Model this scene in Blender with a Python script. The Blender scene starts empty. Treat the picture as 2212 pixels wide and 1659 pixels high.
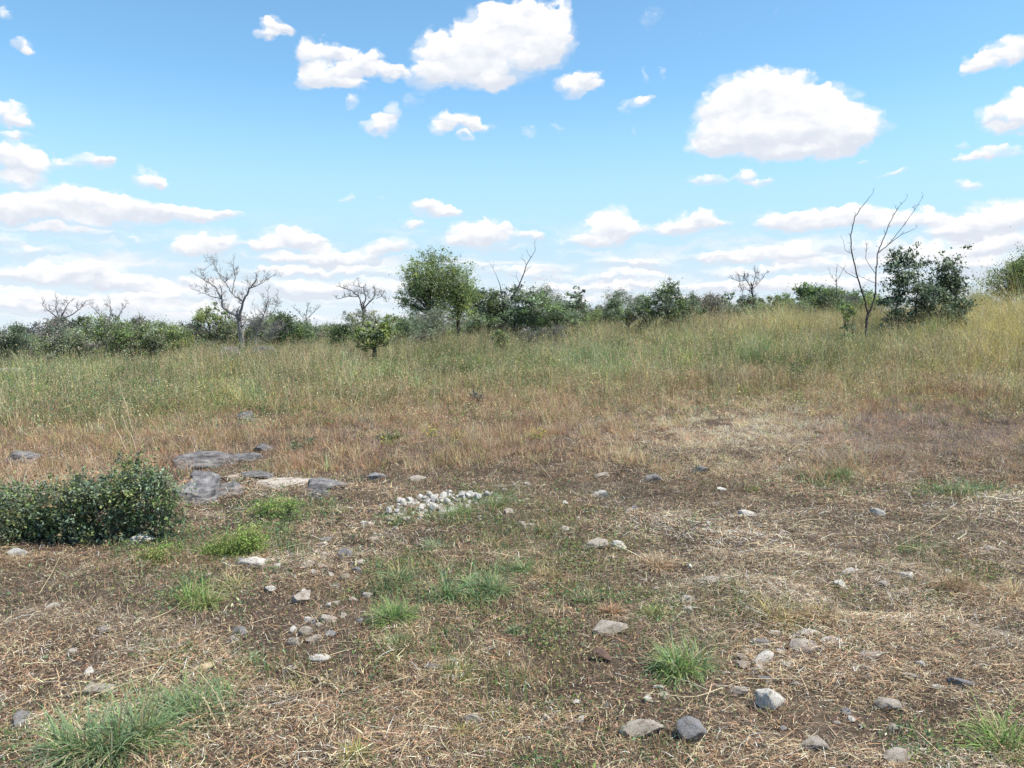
import bpy, math, random
import numpy as np
from mathutils import Vector, noise as mnoise

PI = math.pi
S = bpy.context.scene
COL = S.collection
R = math.radians

# ------------------------------------------------------------------ camera model
EYE = 1.6
PITCH = R(4.28)
FPX = 788.0                      # focal length in pixels of a 1024-wide frame
K = 1024 / 2212.0                # layout notes were taken on a 2212-wide view of the photo
cp, sp = math.cos(PITCH), math.sin(PITCH)


def ray(X, Y):
    dx = (X * K - 512) / FPX
    dy = (384 - Y * K) / FPX
    return np.array([dx, cp + dy * sp, -sp + dy * cp])


def project(x, y, z):
    """world -> photo notes coordinates (vectorised)"""
    zz = z - EYE
    f = y * cp - zz * sp
    u = y * sp + zz * cp
    f = np.maximum(f, 0.05)
    return (512 + FPX * x / f) / K, (384 - FPX * u / f) / K


# ------------------------------------------------------------------ noise
def _hash(ix, iy, seed):
    h = (ix.astype(np.int64) * 374761393 + iy.astype(np.int64) * 668265263 + seed * 974711) & 0xFFFFFFFF
    h = ((h ^ (h >> 13)) * 1274126177) & 0xFFFFFFFF
    h = (h ^ (h >> 16)) & 0xFFFFFF
    return h / float(0xFFFFFF)


def vnoise(x, y, seed=0):
    x = np.asarray(x, float); y = np.asarray(y, float)
    ix = np.floor(x); iy = np.floor(y)
    fx = x - ix; fy = y - iy
    fx = fx * fx * (3 - 2 * fx); fy = fy * fy * (3 - 2 * fy)
    a = _hash(ix, iy, seed); b = _hash(ix + 1, iy, seed)
    c = _hash(ix, iy + 1, seed); d = _hash(ix + 1, iy + 1, seed)
    return (a + (b - a) * fx) * (1 - fy) + (c + (d - c) * fx) * fy


def fbm(x, y, scale, octv=4, seed=0):
    t = 0.0; amp = 1.0; s = 0.0; f = 1.0 / scale
    for i in range(octv):
        t = t + amp * vnoise(x * f + 17.3 * i, y * f - 9.1 * i, seed + i * 31)
        s += amp; amp *= 0.55; f *= 2.03
    return t / s


def sstep(a, b, x):
    t = np.clip((x - a) / (b - a), 0, 1)
    return t * t * (3 - 2 * t)


def hmac(x, y):
    x = np.asarray(x, float); y = np.asarray(y, float)
    t = sstep(7.5, 26.0, y)
    h = t * (0.85 + 1.1 * np.tanh(x / 18.0))
    h = h - 0.012 * np.maximum(y - 60, 0) * sstep(60, 160, y)
    return h


def hgt(x, y):
    x = np.asarray(x, float); y = np.asarray(y, float)
    n = 0.05 * (fbm(x, y, 2.2, 3, 5) - 0.5) * 2 + 0.018 * (fbm(x, y, 0.35, 3, 9) - 0.5) * 2
    # low bank running behind the stone heap and the ledge
    b = 0.10 * sstep(8.0, 9.6, y + 0.12 * x + 0.6 * (fbm(x, y, 1.5, 2, 12) - 0.5))
    return hmac(x, y) + n + b


def G(X, Y):
    """ground point seen at photo coordinates (X, Y)"""
    d = ray(X, Y)
    t = 1.5
    prev = t
    while t < 200:
        p = d * t
        if EYE + p[2] < float(hgt(p[0], p[1])):
            lo, hi = prev, t
            for _ in range(24):
                m = (lo + hi) / 2
                q = d * m
                if EYE + q[2] < float(hgt(q[0], q[1])): hi = m
                else: lo = m
            q = d * hi
            return np.array([q[0], q[1], EYE + q[2]])
        prev = t
        t *= 1.02
    q = d * 60
    return np.array([q[0], q[1], float(hgt(q[0], q[1]))])


def U(X, Y, dist):
    """point at photo coordinates on the plane y = dist"""
    d = ray(X, Y)
    t = dist / d[1]
    return np.array([d[0] * t, dist, EYE + d[2] * t])


# ------------------------------------------------------------------ mesh helpers
def mesh_np(name, V, F, C=None, smooth=False):
    V = np.asarray(V, np.float32); F = np.asarray(F, np.int32)
    me = bpy.data.meshes.new(name)
    n = F.shape[1]
    me.vertices.add(len(V)); me.vertices.foreach_set('co', V.ravel())
    me.loops.add(F.size); me.loops.foreach_set('vertex_index', F.ravel())
    me.polygons.add(len(F)); me.polygons.foreach_set('loop_start', np.arange(0, F.size, n, dtype=np.int32))
    if smooth:
        me.polygons.foreach_set('use_smooth', np.ones(len(F), bool))
    if C is not None:
        a = me.attributes.new('col', 'FLOAT_COLOR', 'POINT')
        cc = np.ones((len(V), 4), np.float32); cc[:, :3] = C
        a.data.foreach_set('color', cc.ravel())
    me.update(calc_edges=True)
    return me


def link(name, me, mat, parent=None, loc=None):
    o = bpy.data.objects.new(name, me)
    COL.objects.link(o)
    if mat and me and not me.materials: me.materials.append(mat)
    if parent: o.parent = parent
    if loc is not None: o.location = loc
    return o


def tag(o, label=None, cat=None, group=None, kind=None):
    if label: o['label'] = label
    if cat: o['category'] = cat
    if group: o['group'] = group
    if kind: o['kind'] = kind
    return o


def empty(name, loc, label, cat, group=None):
    o = bpy.data.objects.new(name, None)
    o.empty_display_size = 0.1
    COL.objects.link(o); o.location = loc
    return tag(o, label, cat, group)


def blades(base, az, L, W, t0, t1, col, nseg=2, daz=None, tip=None, rng=None):
    """curved tapering grass blades; az heading, t0/t1 tilt from vertical at root and tip"""
    n = len(base)
    rng = rng or np.random.default_rng(1)
    if daz is None: daz = np.zeros(n)
    wang = az + PI / 2 + rng.normal(0, 0.5, n)
    wv = np.stack([np.cos(wang), np.sin(wang), rng.normal(0, 0.25, n)], 1)
    p = base.copy()
    V = np.zeros((n, (nseg + 1) * 2, 3))
    C = np.zeros((n, (nseg + 1) * 2, 3))
    tip = col if tip is None else tip
    for i in range(nseg + 1):
        f = i / nseg
        w = (W * (1 - 0.85 * f ** 1.5))[:, None] * 0.5
        V[:, 2 * i] = p - wv * w; V[:, 2 * i + 1] = p + wv * w
        C[:, 2 * i] = C[:, 2 * i + 1] = col * (1 - f) + tip * f
        if i < nseg:
            fm = (i + 0.5) / nseg
            th = t0 + (t1 - t0) * fm
            a = az + daz * fm
            d = np.stack([np.cos(a) * np.sin(th), np.sin(a) * np.sin(th), np.cos(th)], 1)
            p = p + d * (L / nseg)[:, None]
    m = (nseg + 1) * 2
    off = (np.arange(n) * m)[:, None, None]
    q = np.array([[2 * i, 2 * i + 1, 2 * i + 3, 2 * i + 2] for i in range(nseg)])[None]
    F = (off + q).reshape(-1, 4)
    return V.reshape(-1, 3), F, C.reshape(-1, 3)


def leaf_quads(c, l, w, col, rng, axis=None, upbias=0.6):
    n = len(c)
    a = rng.normal(0, 1, (n, 3)) if axis is None else axis + rng.normal(0, 0.5, (n, 3))
    a /= np.linalg.norm(a, axis=1)[:, None] + 1e-9
    up = rng.normal(0, 1, (n, 3)); up[:, 2] += upbias * 2
    b = np.cross(a, up); b /= np.linalg.norm(b, axis=1)[:, None] + 1e-9
    nn = np.cross(a, b)
    l = l[:, None]; w = w[:, None]
    V = np.stack([c - a * l * .5, c + b * w * .5 - a * l * .05 + nn * w * .12, c + a * l * .5, c - b * w * .5 - a * l * .05 + nn * w * .12], 1)
    F = (np.arange(n) * 4)[:, None] + np.arange(4)[None]
    C = np.repeat(col, 4, 0)
    return V.reshape(-1, 3), F, C


def tubes(polys, sides=5):
    Vs, Fs, off = [], [], 0
    for pts, rad in polys:
        pts = np.asarray(pts, float); k = len(pts)
        rad = np.broadcast_to(np.asarray(rad, float), (k,))
        t = np.gradient(pts, axis=0)
        t /= np.linalg.norm(t, axis=1)[:, None] + 1e-9
        ref = np.array([0.31, 0.87, 0.12]) if abs(t[0] @ np.array([0.31, 0.87, 0.12])) < 0.8 else np.array([1.0, 0, 0])
        n1 = np.cross(t, ref); n1 /= np.linalg.norm(n1, axis=1)[:, None] + 1e-9
        n2 = np.cross(t, n1)
        a = np.arange(sides) * 2 * PI / sides
        ring = pts[:, None] + rad[:, None, None] * (np.cos(a)[None, :, None] * n1[:, None] + np.sin(a)[None, :, None] * n2[:, None])
        Vs.append(ring.reshape(-1, 3))
        i = np.arange(k - 1)[:, None] * sides; j = np.arange(sides)[None]; j2 = (j + 1) % sides
        f = np.stack([i + j, i + j2, i + sides + j2, i + sides + j], -1).reshape(-1, 4) + off
        Fs.append(f); off += k * sides
    return np.concatenate(Vs), np.concatenate(Fs)


# ------------------------------------------------------------------ materials
def newmat(name):
    m = bpy.data.materials.new(name); m.use_nodes = True
    nt = m.node_tree
    for n in list(nt.nodes): nt.nodes.remove(n)
    out = nt.nodes.new('ShaderNodeOutputMaterial')
    return m, nt, out


def N(nt, typ, **kw):
    n = nt.nodes.new(typ)
    for k, v in kw.items(): setattr(n, k, v)
    return n


def leafmat(name, trans=0.25, rough=0.6, spec=0.25):
    m, nt, out = newmat(name)
    at = N(nt, 'ShaderNodeAttribute', attribute_name='col')
    oi = N(nt, 'ShaderNodeObjectInfo')
    hv = N(nt, 'ShaderNodeHueSaturation')
    mr = N(nt, 'ShaderNodeMapRange')
    mr.inputs['To Min'].default_value = 0.92; mr.inputs['To Max'].default_value = 1.1
    nt.links.new(oi.outputs['Random'], mr.inputs['Value'])
    nt.links.new(mr.outputs[0], hv.inputs['Value'])
    nt.links.new(at.outputs['Color'], hv.inputs['Color'])
    p = N(nt, 'ShaderNodeBsdfPrincipled')
    p.inputs['Roughness'].default_value = rough
    p.inputs['Specular IOR Level'].default_value = spec
    t = N(nt, 'ShaderNodeBsdfTranslucent')
    mx = N(nt, 'ShaderNodeMixShader'); mx.inputs[0].default_value = trans
    nt.links.new(hv.outputs[0], p.inputs['Base Color']); nt.links.new(hv.outputs[0], t.inputs['Color'])
    nt.links.new(p.outputs[0], mx.inputs[1]); nt.links.new(t.outputs[0], mx.inputs[2])
    nt.links.new(mx.outputs[0], out.inputs['Surface'])
    return m


def ramp(nt, fac, stops):
    r = N(nt, 'ShaderNodeValToRGB')
    e = r.color_ramp.elements
    while len(e) < len(stops): e.new(0.5)
    for el, (p, c) in zip(e, stops):
        el.position = p; el.color = (*c, 1)
    nt.links.new(fac, r.inputs[0])
    return r


def noisy_mat(name, stops, scale=8, detail=8, rough=0.9, bump=0.3, bscale=30, bdist=0.02, stretch=None, rough_n=0.6, dirt=0.0):
    m, nt, out = newmat(name)
    tc = N(nt, 'ShaderNodeTexCoord')
    vec = tc.outputs['Object']
    oi = N(nt, 'ShaderNodeObjectInfo')
    add = N(nt, 'ShaderNodeVectorMath', operation='ADD')
    sc = N(nt, 'ShaderNodeMath', operation='MULTIPLY'); sc.inputs[1].default_value = 37.0
    nt.links.new(oi.outputs['Random'], sc.inputs[0])
    nt.links.new(vec, add.inputs[0]); nt.links.new(sc.outputs[0], add.inputs[1])
    vec = add.outputs[0]
    if stretch:
        mp = N(nt, 'ShaderNodeMapping'); mp.inputs['Scale'].default_value = stretch
        nt.links.new(vec, mp.inputs[0]); vec = mp.outputs[0]
    n1 = N(nt, 'ShaderNodeTexNoise'); n1.inputs['Scale'].default_value = scale; n1.inputs['Detail'].default_value = detail
    n1.inputs['Roughness'].default_value = rough_n
    nt.links.new(vec, n1.inputs['Vector'])
    r = ramp(nt, n1.outputs['Fac'], stops)
    n2 = N(nt, 'ShaderNodeTexNoise'); n2.inputs['Scale'].default_value = bscale; n2.inputs['Detail'].default_value = 6
    nt.links.new(vec, n2.inputs['Vector'])
    b = N(nt, 'ShaderNodeBump'); b.inputs['Strength'].default_value = bump; b.inputs['Distance'].default_value = bdist
    nt.links.new(n2.outputs['Fac'], b.inputs['Height'])
    p = N(nt, 'ShaderNodeBsdfPrincipled'); p.inputs['Roughness'].default_value = rough
    p.inputs['Specular IOR Level'].default_value = 0.2
    base = r.outputs[0]
    if dirt:
        n3 = N(nt, 'ShaderNodeTexNoise'); n3.inputs['Scale'].default_value = 2.2; n3.inputs['Detail'].default_value = 9; n3.inputs['Roughness'].default_value = .68
        nt.links.new(vec, n3.inputs['Vector'])
        m3 = N(nt, 'ShaderNodeMapRange', interpolation_type='SMOOTHSTEP'); m3.inputs['From Min'].default_value = .5; m3.inputs['From Max'].default_value = .62; m3.inputs['To Max'].default_value = dirt
        nt.links.new(n3.outputs['Fac'], m3.inputs['Value'])
        x3 = N(nt, 'ShaderNodeMix', data_type='RGBA'); x3.inputs[7].default_value = (.19, .14, .10, 1)
        nt.links.new(m3.outputs[0], x3.inputs['Factor']); nt.links.new(base, x3.inputs[6]); base = x3.outputs[2]
    nt.links.new(base, p.inputs['Base Color']); nt.links.new(b.outputs[0], p.inputs['Normal'])
    nt.links.new(p.outputs[0], out.inputs['Surface'])
    return m


M_STRAW = leafmat('dry_straw', 0.15, 0.65, 0.25)
M_GRASS = leafmat('grass_blade', 0.3, 0.6, 0.25)
M_LEAF = leafmat('leaf', 0.36, 0.62, 0.2)
M_BARK = noisy_mat('grey_bark', [(0.3, (.13, .12, .115)), (0.55, (.27, .25, .24)), (0.75, (.42, .40, .385))], 9, 8, .9, .6, 40, .01, (1, 1, .3))
M_DARKBARK = noisy_mat('dark_bark', [(0.3, (.03, .026, .024)), (0.55, (.075, .065, .06)), (0.75, (.15, .135, .125))], 12, 8, .9, .6, 40, .01, (1, 1, .3))
M_WHITE = noisy_mat('pale_limestone', [(0.28, (.22, .18, .15)), (0.42, (.52, .47, .42)), (0.56, (.70, .66, .61)), (0.75, (.80, .77, .73))], 14, 9, .9, .7, 70, .012, dirt=.6)
M_PINKST = noisy_mat('weathered_stone', [(0.28, (.20, .155, .125)), (0.45, (.40, .34, .29)), (0.6, (.52, .46, .41)), (0.78, (.64, .60, .55))], 16, 9, .9, .7, 80, .012, dirt=.7)
M_GREYST = noisy_mat('grey_stone', [(0.28, (.10, .095, .095)), (0.45, (.22, .21, .22)), (0.62, (.33, .32, .33)), (0.8, (.55, .54, .52))], 14, 9, .9, .7, 70, .012, dirt=.6)
M_LEDGE = noisy_mat('grey_ledge_rock', [(0.28, (.045, .042, .046)), (0.43, (.13, .122, .128)), (0.57, (.25, .235, .235)), (0.74, (.45, .43, .41))], 4.5, 12, .9, .8, 26, .03, (1, 1, 1.6), .7)
M_HEAP = noisy_mat('heap_limestone', [(0.3, (.22, .19, .165)), (0.43, (.42, .39, .36)), (0.58, (.58, .56, .53)), (0.75, (.68, .67, .65))], 14, 9, .9, .6, 60, .012, dirt=.35)


def ground_mat():
    m, nt, out = newmat('dry_soil')
    tc = N(nt, 'ShaderNodeTexCoord')
    v = tc.outputs['Object']
    def noise(sc, det=8, ro=.6):
        n = N(nt, 'ShaderNodeTexNoise'); n.inputs['Scale'].default_value = sc; n.inputs['Detail'].default_value = det
        n.inputs['Roughness'].default_value = ro
        nt.links.new(v, n.inputs['Vector']); return n
    a = noise(1.3, 9, .65); b = noise(26, 8, .7); c = noise(110, 5, .6)
    r1 = ramp(nt, a.outputs['Fac'], [(0.32, (.055, .041, .033)), (0.48, (.088, .066, .053)), (0.62, (.13, .10, .08)), (0.75, (.175, .142, .118))])
    r2 = ramp(nt, b.outputs['Fac'], [(0.34, (.55, .52, .5)), (0.5, (.95, .93, .9)), (0.66, (1.45, 1.4, 1.32))])
    mx = N(nt, 'ShaderNodeMix', data_type='RGBA', blend_type='MULTIPLY'); mx.inputs['Factor'].default_value = 1
    nt.links.new(r1.outputs[0], mx.inputs[6]); nt.links.new(r2.outputs[0], mx.inputs[7])
    # far field: dry grass tint grows with the distance along the field
    sx = N(nt, 'ShaderNodeSeparateXYZ'); nt.links.new(v, sx.inputs[0])
    mr = N(nt, 'ShaderNodeMapRange'); mr.inputs['From Min'].default_value = 11; mr.inputs['From Max'].default_value = 22
    nt.links.new(sx.outputs['Y'], mr.inputs['Value'])
    d = noise(.45, 8, .65)
    r3 = ramp(nt, d.outputs['Fac'], [(0.35, (.10, .105, .045)), (0.5, (.17, .13, .06)), (0.65, (.24, .18, .085))])
    mx2 = N(nt, 'ShaderNodeMix', data_type='RGBA')
    nt.links.new(mr.outputs[0], mx2.inputs['Factor']); nt.links.new(mx.outputs[2], mx2.inputs[6]); nt.links.new(r3.outputs[0], mx2.inputs[7])
    ad = N(nt, 'ShaderNodeMath', operation='ADD'); nt.links.new(b.outputs['Fac'], ad.inputs[0]); nt.links.new(c.outputs['Fac'], ad.inputs[1])
    bp = N(nt, 'ShaderNodeBump'); bp.inputs['Strength'].default_value = .8; bp.inputs['Distance'].default_value = .02
    nt.links.new(ad.outputs[0], bp.inputs['Height'])
    p = N(nt, 'ShaderNodeBsdfPrincipled'); p.inputs['Roughness'].default_value = .95; p.inputs['Specular IOR Level'].default_value = .1
    nt.links.new(mx2.outputs[2], p.inputs['Base Color']); nt.links.new(bp.outputs[0], p.inputs['Normal'])
    nt.links.new(p.outputs[0], out.inputs['Surface'])
    return m


# ------------------------------------------------------------------ world: sky with cumulus
SUN_AZ, SUN_EL = R(104), R(60)


def azel(X, Y):
    d = ray(X, Y); d = d / np.linalg.norm(d)
    return math.atan2(d[0], d[1]), math.asin(d[2])


PUFFS = [  # X, Y, rx, ry, strength  (photo notes coordinates)
    # large cloud top centre
    (950, 120, 62, 52, 1), (930, 165, 55, 36, 1), (1000, 105, 70, 52, 1), (1060, 70, 75, 60, 1), (1130, 55, 75, 52, 1), (1195, 70, 60, 48, 1),
    (1010, 160, 95, 38, 1), (1100, 130, 105, 55, 1), (1180, 110, 65, 40, 1), (1068, 175, 45, 22, .9), (1140, 20, 24, 22, .7), (1215, 22, 24, 20, .6), (1070, 25, 40, 24, .8),
    (672, 120, 38, 34, 1), (668, 165, 36, 26, 1), (715, 112, 32, 24, 1), (720, 165, 60, 28, 1), (770, 140, 48, 32, 1), (815, 125, 22, 22, .8), (825, 158, 42, 18, 1), (865, 155, 26, 14, .7), (745, 185, 60, 12, .6),
    # large cloud right
    (1620, 195, 80, 48, 1), (1560, 235, 66, 42, 1), (1700, 210, 85, 50, 1), (1640, 270, 150, 52, 1), (1780, 240, 80, 55, 1), (1850, 270, 72, 46, 1), (1570, 300, 80, 36, 1),
    (1540, 322, 70, 20, .9), (1720, 300, 150, 44, 1), (1700, 332, 130, 20, .9), (1830, 300, 70, 26, 1),
    (1235, 190, 42, 22, 1), (1270, 172, 34, 20, 1), (1290, 188, 24, 12, .7),
    (985, 268, 58, 20, 1), (950, 285, 36, 15, .9), (1025, 272, 36, 13, .8), (1012, 294, 18, 9, .5),
    (825, 268, 40, 22, .9), (845, 240, 26, 22, .6), (890, 212, 32, 18, .3), (757, 217, 20, 13, .5),
    (592, 62, 34, 18, .9), (575, 76, 26, 10, .7), (618, 68, 24, 12, .6), (48, 100, 26, 16, .8), (65, 112, 16, 10, .6), (8, 26, 18, 12, .35),
    (8, 240, 42, 28, 1), (40, 262, 30, 16, .9), (20, 290, 50, 10, .4), (20, 340, 58, 36, .9), (66, 362, 36, 26, .8), (40, 392, 50, 20, .7), (125, 352, 26, 14, .4),
    (195, 353, 40, 20, .9), (225, 352, 26, 10, .5), (322, 384, 36, 20, .95), (350, 392, 26, 10, .5),
    # long cloud left
    (160, 422, 62, 28, 1), (100, 440, 66, 28, .9), (210, 436, 76, 32, 1), (20, 450, 60, 28, .9), (260, 450, 50, 30, .9), (150, 470, 180, 26, .8), (340, 460, 60, 26, 1), (400, 460, 60, 22, 1), (450, 463, 46, 14, .8), (500, 463, 36, 9, .4), (140, 500, 130, 14, .6), (15, 518, 40, 12, .5), (75, 540, 54, 15, .45), (310, 518, 30, 10, .35),
    (440, 528, 66, 24, 1), (475, 520, 46, 22, 1), (400, 540, 46, 14, .8), (930, 452, 50, 20, 1), (965, 455, 36, 16, .9), (888, 480, 32, 13, .7), (748, 430, 20, 7, .4), (820, 424, 16, 6, .25),
    (1010, 500, 50, 30, 1), (1060, 500, 56, 28, 1), (1030, 520, 90, 22, .9), (1140, 515, 46, 17, .6),
    (1320, 475, 56, 30, 1), (1315, 500, 76, 34, 1), (1360, 495, 46, 26, 1), (1260, 520, 60, 17, .7), (1490, 485, 66, 26, 1), (1520, 470, 36, 20, 1), (1450, 497, 60, 16, .9), (1555, 485, 42, 12, .7),
    (1700, 475, 66, 26, 1), (1660, 490, 50, 16, .8), (1770, 470, 80, 28, 1), (1850, 465, 66, 30, 1), (1800, 490, 130, 16, .8), (1940, 475, 90, 24, .8), (2010, 470, 46, 15, .6),
    (2100, 490, 90, 26, 1), (2180, 470, 80, 38, 1), (2060, 505, 70, 16, .7), (1530, 390, 50, 14, .8), (1610, 380, 30, 20, .9), (1640, 396, 36, 11, .8),
    (1382, 222, 26, 13, .45), (1352, 235, 18, 18, .3), (1400, 212, 20, 8, .4), (1408, 42, 30, 24, .22), (1395, 160, 10, 18, .25), (1434, 160, 8, 14, .25), (1145, 285, 26, 10, .25), (1208, 273, 18, 8, .2), (1370, 285, 10, 22, .25),
    (2150, 125, 56, 20, .9), (2195, 100, 56, 24, 1), (2110, 145, 36, 12, .7), (2205, 230, 36, 36, 1), (2170, 250, 56, 20, 1), (2165, 275, 40, 13, .6),
    (2110, 342, 46, 12, .7), (2160, 325, 40, 14, .8), (2080, 313, 18, 10, .35), (2092, 403, 34, 13, .9), (1930, 373, 36, 8, .4), (1855, 345, 18, 6, .25),
    # layered band near the horizon
    (630, 510, 66, 24, 1), (670, 520, 50, 22, .8), (590, 530, 70, 22, .8), (560, 530, 40, 10, .5), (700, 548, 60, 26, .8), (760, 560, 60, 20, .5), (845, 530, 56, 22, 1), (810, 545, 60, 16, .7), (640, 560, 120, 15, .9), (740, 585, 170, 15, .8), (600, 590, 110, 17, .8), (620, 625, 190, 20, .8), (800, 620, 170, 22, .7),
    (120, 590, 130, 20, .95), (170, 578, 70, 18, .9), (250, 605, 80, 17, .9), (300, 618, 80, 14, .7), (30, 600, 70, 16, .8), (80, 640, 110, 17, .85), (30, 660, 110, 20, .8), (240, 650, 140, 20, .7), (380, 640, 110, 22, .7), (440, 612, 80, 16, .8), (330, 670, 300, 18, .7), (480, 690, 200, 16, .6),
    (1720, 540, 60, 20, 1), (1690, 555, 90, 17, .9), (1600, 548, 80, 14, .8), (1550, 560, 90, 14, .7), (1780, 570, 120, 15, .8), (1620, 585, 130, 14, .7), (1900, 530, 100, 20, .7), (1960, 560, 120, 26, .6), (2090, 535, 110, 20, .8), (2180, 525, 80, 22, .8), (2120, 570, 140, 22, .7),
    (1330, 565, 66, 16, .8), (1400, 570, 46, 15, .7), (1180, 575, 80, 15, .8), (1120, 590, 120, 15, .7), (1330, 600, 160, 14, .7), (1230, 625, 200, 18, .7), (1480, 620, 220, 18, .7), (1680, 615, 200, 16, .6), (1050, 570, 60, 14, .6), (1850, 610, 200, 20, .6), (1100, 650, 400, 16, .6),
]


def make_world():
    w = bpy.data.worlds.new('World'); S.world = w; w.use_nodes = True
    nt = w.node_tree
    for n in list(nt.nodes): nt.nodes.remove(n)
    out = N(nt, 'ShaderNodeOutputWorld')
    bg = N(nt, 'ShaderNodeBackground'); bg.inputs['Strength'].default_value = 0.066
    sky = N(nt, 'ShaderNodeTexSky', sky_type='NISHITA')
    sky.sun_disc = False; sky.sun_elevation = SUN_EL; sky.sun_rotation = SUN_AZ
    sky.air_density = 1.0; sky.dust_density = 0.35; sky.ozone_density = 1.5; sky.altitude = 1000
    tint = N(nt, 'ShaderNodeMix', data_type='RGBA', blend_type='MULTIPLY'); tint.inputs['Factor'].default_value = 1
    tint.inputs[7].default_value = (SKY_TINT[0], SKY_TINT[1], SKY_TINT[2], 1)
    nt.links.new(sky.outputs[0], tint.inputs[6])
    tc = N(nt, 'ShaderNodeTexCoord'); g = tc.outputs['Generated']
    sx = N(nt, 'ShaderNodeSeparateXYZ'); nt.links.new(g, sx.inputs[0])
    at = N(nt, 'ShaderNodeMath', operation='ARCTAN2'); nt.links.new(sx.outputs['X'], at.inputs[0]); nt.links.new(sx.outputs['Y'], at.inputs[1])
    asn = N(nt, 'ShaderNodeMath', operation='ARCSINE'); nt.links.new(sx.outputs['Z'], asn.inputs[0])
    cb = N(nt, 'ShaderNodeCombineXYZ'); nt.links.new(at.outputs[0], cb.inputs[0]); nt.links.new(asn.outputs[0], cb.inputs[1])
    p0 = cb.outputs[0]
    # domain warp
    def warp(src, scale, amp, det, sq=(1, 1, 1)):
        mp = N(nt, 'ShaderNodeMapping'); mp.inputs['Scale'].default_value = sq; nt.links.new(p0, mp.inputs[0])
        n = N(nt, 'ShaderNodeTexNoise'); n.inputs['Scale'].default_value = scale; n.inputs['Detail'].default_value = det; n.inputs['Roughness'].default_value = .58
        nt.links.new(mp.outputs[0], n.inputs['Vector'])
        s = N(nt, 'ShaderNodeVectorMath', operation='SUBTRACT'); s.inputs[1].default_value = (.5, .5, .5); nt.links.new(n.outputs['Color'], s.inputs[0])
        m = N(nt, 'ShaderNodeVectorMath', operation='MULTIPLY_ADD'); m.inputs[1].default_value = (amp, amp * .8, 0)
        nt.links.new(s.outputs[0], m.inputs[0]); nt.links.new(src, m.inputs[2])
        return m.outputs[0]
    p = warp(p0, 22, .034, 2, (1, 1.6, 1))
    p = warp(p, 75, .016, 4, (1, 1.3, 1))
    W = None; Ssum = None
    for X, Y, rx, ry, k in PUFFS:
        k = k if k >= .8 else min(.8, k * 1.5)
        a, e = azel(X, Y)
        f = FPX / K
        ia = f / (rx * 1.05); ie = f / (ry * 1.06)
        q = N(nt, 'ShaderNodeVectorMath', operation='MULTIPLY_ADD')
        q.inputs[1].default_value = (ia, ie, 0); q.inputs[2].default_value = (-a * ia, -e * ie, 0)
        nt.links.new(p, q.inputs[0])
        d = N(nt, 'ShaderNodeVectorMath', operation='DOT_PRODUCT'); nt.links.new(q.outputs[0], d.inputs[0]); nt.links.new(q.outputs[0], d.inputs[1])
        w0 = N(nt, 'ShaderNodeMath', operation='MULTIPLY_ADD'); w0.inputs[1].default_value = -k; w0.inputs[2].default_value = k
        nt.links.new(d.outputs['Value'], w0.inputs[0])
        wn = N(nt, 'ShaderNodeMath', operation='MAXIMUM'); wn.inputs[1].default_value = 0
        nt.links.new(w0.outputs[0], wn.inputs[0])
        s = N(nt, 'ShaderNodeVectorMath', operation='DOT_PRODUCT'); s.inputs[1].default_value = (0, 1, 0); nt.links.new(q.outputs[0], s.inputs[0])
        if W is None:
            W = wn.outputs[0]
            m = N(nt, 'ShaderNodeMath', operation='MULTIPLY'); nt.links.new(wn.outputs[0], m.inputs[0]); nt.links.new(s.outputs[1], m.inputs[1]); Ssum = m.outputs[0]
        else:
            ad = N(nt, 'ShaderNodeMath', operation='ADD'); nt.links.new(W, ad.inputs[0]); nt.links.new(wn.outputs[0], ad.inputs[1]); W = ad.outputs[0]
            m = N(nt, 'ShaderNodeMath', operation='MULTIPLY_ADD'); nt.links.new(wn.outputs[0], m.inputs[0]); nt.links.new(s.outputs[1], m.inputs[1]); nt.links.new(Ssum, m.inputs[2]); Ssum = m.outputs[0]
    # edge erosion
    mp = N(nt, 'ShaderNodeMapping'); mp.inputs['Scale'].default_value = (1, 1.5, 1); nt.links.new(p0, mp.inputs[0])
    n = N(nt, 'ShaderNodeTexNoise'); n.inputs['Scale'].default_value = 45; n.inputs['Detail'].default_value = 7; n.inputs['Roughness'].default_value = .52
    nt.links.new(mp.outputs[0], n.inputs['Vector'])
    vo = N(nt, 'ShaderNodeTexVoronoi', feature='SMOOTH_F1'); vo.inputs['Scale'].default_value = 52; vo.inputs['Smoothness'].default_value = .35
    vo.inputs['Detail'].default_value = 2; vo.inputs['Roughness'].default_value = .5
    nt.links.new(p, vo.inputs['Vector'])
    er = N(nt, 'ShaderNodeMath', operation='MULTIPLY_ADD'); er.inputs[1].default_value = -.8; er.inputs[2].default_value = .52
    nt.links.new(n.outputs['Fac'], er.inputs[0])
    er2 = N(nt, 'ShaderNodeMath', operation='MULTIPLY_ADD'); er2.inputs[1].default_value = -.42
    nt.links.new(vo.outputs['Distance'], er2.inputs[0]); nt.links.new(er.outputs[0], er2.inputs[2])
    fsum = N(nt, 'ShaderNodeMath', operation='ADD'); nt.links.new(W, fsum.inputs[0]); nt.links.new(er2.outputs[0], fsum.inputs[1])
    wc = N(nt, 'ShaderNodeMath', operation='MAXIMUM'); wc.inputs[1].default_value = .05; nt.links.new(W, wc.inputs[0])
    v = N(nt, 'ShaderNodeMath', operation='DIVIDE'); nt.links.new(Ssum, v.inputs[0]); nt.links.new(wc.outputs[0], v.inputs[1])
    fm = N(nt, 'ShaderNodeMapRange'); fm.inputs['From Min'].default_value = -.5; fm.inputs['From Max'].default_value = .6; fm.inputs['To Min'].default_value = .95; fm.inputs['To Max'].default_value = .42
    nt.links.new(v.outputs[0], fm.inputs['Value'])
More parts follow.
